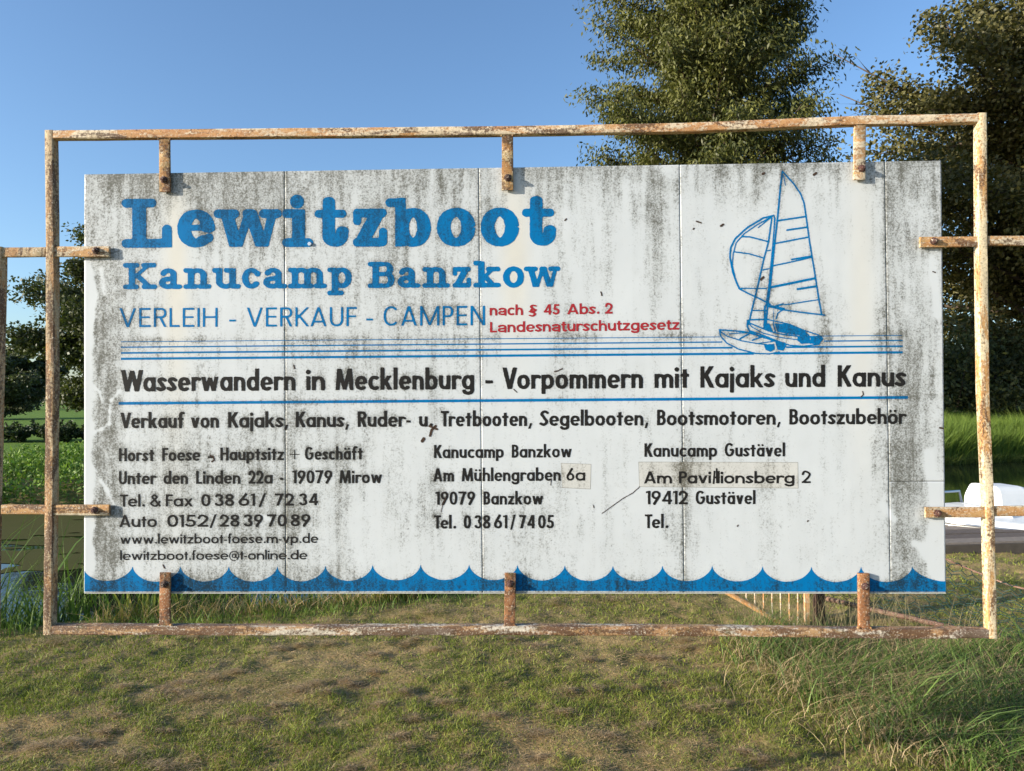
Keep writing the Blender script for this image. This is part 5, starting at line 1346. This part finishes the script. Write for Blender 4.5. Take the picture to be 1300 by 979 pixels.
# ================================================================== dock and boat
M_PLANK = plain('weathered_plank', (.20, .175, .15), .85, 0, .35, 14, .5, .004)
M_PLANKS = [plain('weathered_plank_%s' % q, c, .85, 0, .4, 22, .8, .006) for q, c in (('grey', (.24, .20, .165)), ('dark', (.13, .105, .09)), ('pale', (.36, .31, .26)))]
M_DBEAM = plain('dark_beam', (.09, .075, .06), .9, 0, .3, 14, .5, .004)
rng = np.random.default_rng(77)
dd = Vector((1, .112, 0)).normalized(); dn_ = Vector((-dd.y, dd.x, 0)); DO = Vector((1.6, 7.02, 0))
dock = thing('dock', 'weathered grey plank landing stage beside the white boat', 'dock', DO)
def DT(x, y, z): return tuple(DO + dd * x + dn_ * y + Vector((0, 0, z)))
nrow = 5; pw = .24
for r in range(nrow):
    xx = -.1 - rng.random() * .8
    while xx < 9.5:
        L = 2.3 + rng.random() * .5; mb = MB(); z0 = .055 + .014 * rng.random(); a = xx; b_2 = xx + L - .012
        sk = (rng.random() - .5) * .012
        mb.box(a, b_2, r * pw + .020 + sk, (r + 1) * pw - .020 + sk, z0, z0 + .032, DT)
        mb.build('plank', M_PLANKS[int(rng.integers(0, 3))], dock); xx += L
for px in (0.0, 2.2, 4.4, 6.6, 8.8):
    mb = MB(); mb.box(px, px + .1, -.02, nrow * pw + .02, -.06, .053, DT); mb.build('joist', M_DBEAM, dock)
    for py in (.05, nrow * pw - .05):
        mb = MB(); mb.tube([DT(px + .05, py, -1.3), DT(px + .05, py, -.065)], .055, 10); mb.build('pile', M_DBEAM, dock)
mb = MB(); mb.box(-.2, 9.5, -.055, -.024, -.05, .088, DT); mb.build('fascia_board', M_DBEAM, dock)

t = NT('boat_gelcoat'); t.pbr(t.mix(t.noise(3, 4), (.70, .70, .67), (.80, .80, .78)), .25, 0, None, .5); M_GEL = t.m
t = NT('boat_cover'); t.pbr(t.mix(t.noise(5, 4), (.72, .72, .70), (.82, .82, .80)), .6, 0, t.bump(t.noise(9, 3), .15, .02), .3); M_COV = t.m
M_STEEL = plain('stainless_tube', (.55, .56, .57), .3, .9, .05, 20, .05, .001)
M_BLACKP = plain('black_rubber', (.03, .03, .032), .6)
M_GLASS = plain('tinted_window', (.05, .06, .07), .12, 0, .1, 3, .0, .001)
BO = Vector((4.50, 8.66, WL)); bd = Vector((1, .15, 0)).normalized(); bn = Vector((-bd.y, bd.x, 0))
boat = thing('motorboat', 'white motorboat with a low covered cabin moored at the plank landing stage', 'boat', BO)
def BT(x, y, z): return tuple(BO + bd * x + bn * y + Vector((0, 0, z)))
Lb, Bm = 5.6, 1.9
st_ = np.linspace(0, 1, 25); V = []
def hw(u): return Bm / 2 * (1 - max(0, (.30 - u) / .30) ** 2.1 * .96) * (1 - .06 * max(0, u - .6) / .4)
def sheer(u): return .52 + .14 * max(0, (.5 - u) / .5) ** 1.6
for u in st_:
    x = u * Lb + (0); h_ = hw(u); s_ = sheer(u)
    for (fy, z) in ((0, -.22), (.55, -.14), (.86, .02), (.95, .18), (.99, s_ - .10), (1.03, s_ - .085), (1.03, s_ - .045), (.995, s_ - .03), (1.0, s_), (.93, s_ + .012)):
        V.append((x - (.25 * (s_ - z) if u < .05 else 0) * -1, fy * h_, z))
m_ = 10; VV2 = V + [(x, -y, z) for x, y, z in V]; nS = len(V); F = []
for i in range(24):
    for k in range(m_ - 1):
        a = i * m_ + k; F.append((a, a + 1, a + m_ + 1, a + m_)); a += nS; F.append((a, a + m_, a + m_ + 1, a + 1))
F.append(tuple(24 * m_ + k for k in range(m_)) + tuple(nS + 24 * m_ + k for k in reversed(range(m_))))
F.append(tuple(k for k in reversed(range(m_))) + tuple(nS + k for k in range(m_)))
hull = mk('hull', [BT(*p) for p in VV2], F, M_GEL, boat, smooth=True); md = hull.modifiers.new('e', 'EDGE_SPLIT'); md.split_angle = R(35)
V = []; F = []
for u in st_:
    x = u * Lb; h_ = hw(u) * .935; s_ = sheer(u) + .010
    V += [(x, -h_, s_), (x, -h_ * .4, s_ + .03), (x, h_ * .4, s_ + .03), (x, h_, s_)]
for i in range(24):
    for k in range(3): a = i * 4 + k; F.append((a, a + 4, a + 5, a + 1))
mk('deck', [BT(*p) for p in V], F, M_GEL, boat, smooth=True)
# low foredeck hump and covered cabin (loft through rounded stations)
def loft(name, secs, mat):
    V = []; F = []; n = 14
    for (x, hwid, z0, z1, tp) in secs:
        for k in range(n):
            t_ = math.pi * k / (n - 1); c, q = math.cos(t_), math.sin(t_)
            yy = hwid * (abs(c) ** .3) * (1 if c > 0 else -1); zz_ = z0 + (z1 - z0) * abs(q) ** .3
            yy *= 1 - tp * (zz_ - z0) / max(.01, z1 - z0)
            V.append(BT(x, yy, zz_))
    for i in range(len(secs) - 1):
        for k in range(n - 1): a = i * n + k; F.append((a, a + n, a + n + 1, a + 1))
    F.append(tuple(range(n))); F.append(tuple((len(secs) - 1) * n + k for k in reversed(range(n))))
    return mk(name, V, F, mat, boat)
loft('foredeck', [(.25, .10, .60, .63, .1), (.5, .30, .57, .66, .15), (.8, .45, .55, .69, .15), (1.0, .52, .53, .69, .15), (1.03, .52, .53, .60, .15)], M_GEL)
loft('aft_deck', [(2.3, .62, .53, .60, .1), (2.5, .66, .53, .66, .15), (4.6, .70, .53, .66, .15), (4.7, .70, .53, .60, .15)], M_GEL)
loft('cabin_cover', [(1.00, .27, .53, .86, .10), (1.05, .30, .53, .94, .16), (1.38, .30, .53, .93, .18), (1.50, .29, .53, .90, .2), (1.66, .26, .53, .72, .2), (1.70, .25, .53, .56, .2)], M_COV)
for sy in (-1, 1):
    mb = MB(); mb.tube([BT(u * Lb, sy * (hw(u) * 1.03 + .004), sheer(u) - .065) for u in st_[1:]], .014, 6); mb.build('rub_rail', M_STEEL, boat, smooth=True)
mb = MB(); mb.box(-.0, .02, -.3, .3, .60, .70, lambda x, y, z: BT(.97 + x, y * .85, z)); mb.build('cover_hem', M_STEEL, boat)
mb = MB(); pts = [BT(.50, .50, .60), BT(.52, .50, .75), BT(.8, .60, .77), BT(1.3, .70, .77), BT(1.36, .72, .58)]
mb.tube(pts, .016, 8); mb.build('handrail', M_STEEL, boat, smooth=True)
mb = MB(); mb.tube([BT(.9, .64, .56), BT(.9, .63, .77)], .013, 8); mb.build('stanchion', M_STEEL, boat)
for fx in (1.02, 1.30, 4.3):
    mb = MB(); mb.tube([BT(fx, -1.0, .40), BT(fx, -1.03, .30)], .012, 6); mb.tube([BT(fx, -1.05, .30), BT(fx, -1.055, .27), BT(fx, -1.06, .05), BT(fx, -1.055, .02)], [.03, .055, .055, .03], 10); mb.build('fender', M_BLACKP, boat, smooth=True)
mb = MB(); mb.box(1.40, 1.54, -.90, -.84, .540, .552, BT); mb.tube([BT(1.47, -.87, .55), BT(1.47, -.87, .59)], .014, 8); mb.tube([BT(1.40, -.87, .60), BT(1.54, -.87, .60)], .013, 8); mb.build('cleat', M_BLACKP, boat)
# thin steel trestle legs on the planks
for (xa, lb) in ((3.72, None),):
    tr = thing('trestle', 'small dark metal trestle standing on the planks before the boat', 'trestle', DT(xa, .9, .09))
    for a, b in ((xa - .10, xa - .02), (xa + .16, xa + .06), (xa + .40, xa + .26)):
        mb = MB(); mb.tube([DT(a, .85, .088), DT(b, .95, .235)], .010, 6); mb.build('leg', M_BLACKP, tr)
    mb = MB(); mb.tube([DT(xa - .06, .95, .24), DT(xa + .32, .95, .24)], .010, 6); mb.build('top_bar', M_BLACKP, tr)

# ================================================================== old gate, dark post, chicken-wire fence
GY0 = 5.0
def gp(u, v, Y=GY0):      # measured point on the upright plane y = Y
    d = fwd + cright * ((u - CW / 2) / FPX) - cup * ((v - CH / 2) / FPX)
    return EYE + d * (Y / d.y)
gate = thing('rusty_gate', 'rusty cream bar gate with slanting brace, seen below the right half of the board', 'gate', gp(1024, 797))
M_BRACE = rusty('rust_brace', (.70, .52, .34), (.60, .24, .07), amount=.8, brown=-.1, along='n', moss=0)
M_GATE = rusty('rust_gate', (.66, .55, .40), (.50, .19, .05), amount=.6, brown=.2, along='n', moss=.05)
A = gp(995, 793); B = gp(928, 754.5); k = (A - B); top = gp(700, 625); Bt = B - k * ((top.z - B.z) / -k.z) * -1
tt = (top.z - A.z) / (B.z - A.z); Bt = A + (B - A) * tt
mb = MB(); mb.tube([A - Vector((0, .013, 0)), Bt - Vector((0, .013, 0))], .0165, 8); mb.build('brace', M_BRACE, gate)
for u in [1013.3 - 10.9 * i for i in range(29)]:
    p0 = gp(u, 795); f_ = (p0.x - A.x) / (B.x - A.x)
    z0 = A.z - .0 if p0.x > A.x else A.z + (B.z - A.z) * f_
    if z0 > top.z - .02: continue
    mb = MB(); j = random.uniform(-.004, .004); mb.tube([(p0.x, GY0, z0), (p0.x + j, GY0 + j, top.z)], .0052, 6); mb.build('rod', M_GATE, gate)
e0 = gp(1024.2, 797); mb = MB(); mb.box(e0.x - .015, e0.x + .015, GY0 - .015, GY0 + .015, .0, top.z + .02); mb.build('end_bar', M_BRACE, gate)
mb = MB(); mb.tube([(A.x - .02, GY0, A.z), (e0.x - .0175, GY0, A.z - .005)], .011, 8); mb.build('bottom_rail', M_GATE, gate)
mb = MB(); mb.tube([(Bt.x, GY0, top.z), (e0.x - .0175, GY0, top.z)], .012, 8); mb.build('top_rail', M_GATE, gate)
p = gp(1040, 790, 5.08)
post = MB(); zt = .98
ring = []
for i in range(9):
    z = -.25 + (zt + .25) * i / 8; r = .037 + .004 * (pn(i, 1, .9, 3) - .5)
    ring.append((p.x + .006 * (pn(i, 3, .5, 2) - .5), 5.08, z))
post.tube(ring, [.039, .038, .040, .037, .038, .036, .037, .036, .034], 12)
M_POST = plain('dark_post', (.075, .045, .035), .9, 0, .4, 25, .8, .006)
o = post.build('fence_post', M_POST, None, smooth=True); tag(o, 'dark rusty brown fence post standing beside the bar gate', 'post')

# fence fabric: bent top wire, rusty pipe along the ground, hexagonal netting between
fence = thing('wire_fence', 'sagging chicken wire fence with rusty pipe, at the lower right behind the sign', 'fence', (2.6, 4.9, 0))
P0 = Vector((2.16, 5.06, .07)); 
pipe = [Vector((2.17, 5.26, .12)), Vector((2.48, 5.16, .06)), Vector((3.17, 4.63, -.005)), Vector((3.9, 4.1, .0)), Vector((4.6, 3.6, .0))]
def wp(u, v, Y): return gp(u, v, Y)
topw = [Vector((2.15, 5.12, .74)), wp(1120, 680, 5.05), wp(1160, 694, 4.98), wp(1205, 711.5, 4.9), wp(1240, 727, 4.82), wp(1270, 738, 4.72), wp(1300, 748, 4.63), Vector((3.75, 4.2, .30)), Vector((4.6, 3.6, .34))]
def rs(P, n):
    L = [0]; 
    for a, b in zip(P[:-1], P[1:]): L.append(L[-1] + (b - a).length)
    return [Vector([np.interp(L[-1] * i / n, L, [q[k] for q in P]) for k in range(3)]) for i in range(n + 1)]
mb = MB(); pr = rs(pipe, 40); mb.tube([q + Vector((0, 0, .012 + .006 * (pn(i, 2, .4, 1) - .5))) for i, q in enumerate(pr)], .0175, 10); mb.build('pipe', M_PIPE, fence, smooth=True)
mb = MB(); tr_ = rs(topw, 60); mb.tube([q + Vector((.004 * (pn(i, 4, .7, 1) - .5), 0, .012 * (pn(i, 5, .6, 1) - .5))) for i, q in enumerate(tr_)], .0062, 6); mb.build('top_wire', M_PIPE, fence, smooth=True)
NC, NR = 44, 8; PP = rs(pipe, NC * 2); TT = rs(topw, NC * 2); mb = MB()
def fp(ci, ri):
    ci = min(max(ci, 0), NC * 2 - 1e-3); i = int(ci); f_ = ci - i
    a = PP[i].lerp(PP[i + 1], f_); b = TT[i].lerp(TT[i + 1], f_); h_ = min(max(ri / NR, 0), 1)
    q = a.lerp(b, h_); n1_ = pn(ci, ri * 2, .35, 11) - .5; n2_ = pn(ci, ri * 2, .35, 12) - .5
    return q + Vector((n1_ * .03, (n2_ * .09 + math.sin(h_ * 3.14) * .05), n1_ * .03 - .03 * math.sin(h_ * 3.14)))
for c in range(NC):
    for r in range(NR):
        o_ = (r % 2)
        a = fp(2 * c + o_, r + .33); b = fp(2 * c + o_, r + .67 + .0); dL = fp(2 * c + o_ - 1, r + 1.0 - .0); dR = fp(2 * c + o_ + 1, r + 1.0); uL = fp(2 * c + o_ - 1, r); uR = fp(2 * c + o_ + 1, r)
        for s_, e_ in ((a, b), (b, fp(2 * c + o_ + 1, r + 1.33 - .33)), (b, dL)):
            mb.tube([s_, e_], .0027, 3, cap=False)
        if r == 0: mb.tube([a, uL], .0027, 3, cap=False); mb.tube([a, uR], .0027, 3, cap=False)
        else: mb.tube([a, fp(2 * c + o_ - 1, r)], .0027, 3, cap=False); mb.tube([a, fp(2 * c + o_ + 1, r)], .0027, 3, cap=False)
M_WIRE = plain('green_coated_wire', (.02, .05, .045), .6)
o = mb.build('wire_netting', M_WIRE, fence); o['kind'] = 'stuff'
# far end post outside the picture
mb = MB(); mb.tube([(4.62, 3.58, -.25), (4.62, 3.58, .5), (4.63, 3.58, .95)], [.038, .037, .034], 12); o = mb.build('fence_post', M_POST, None, smooth=True); tag(o, 'second dark fence post past the right picture edge', 'post')
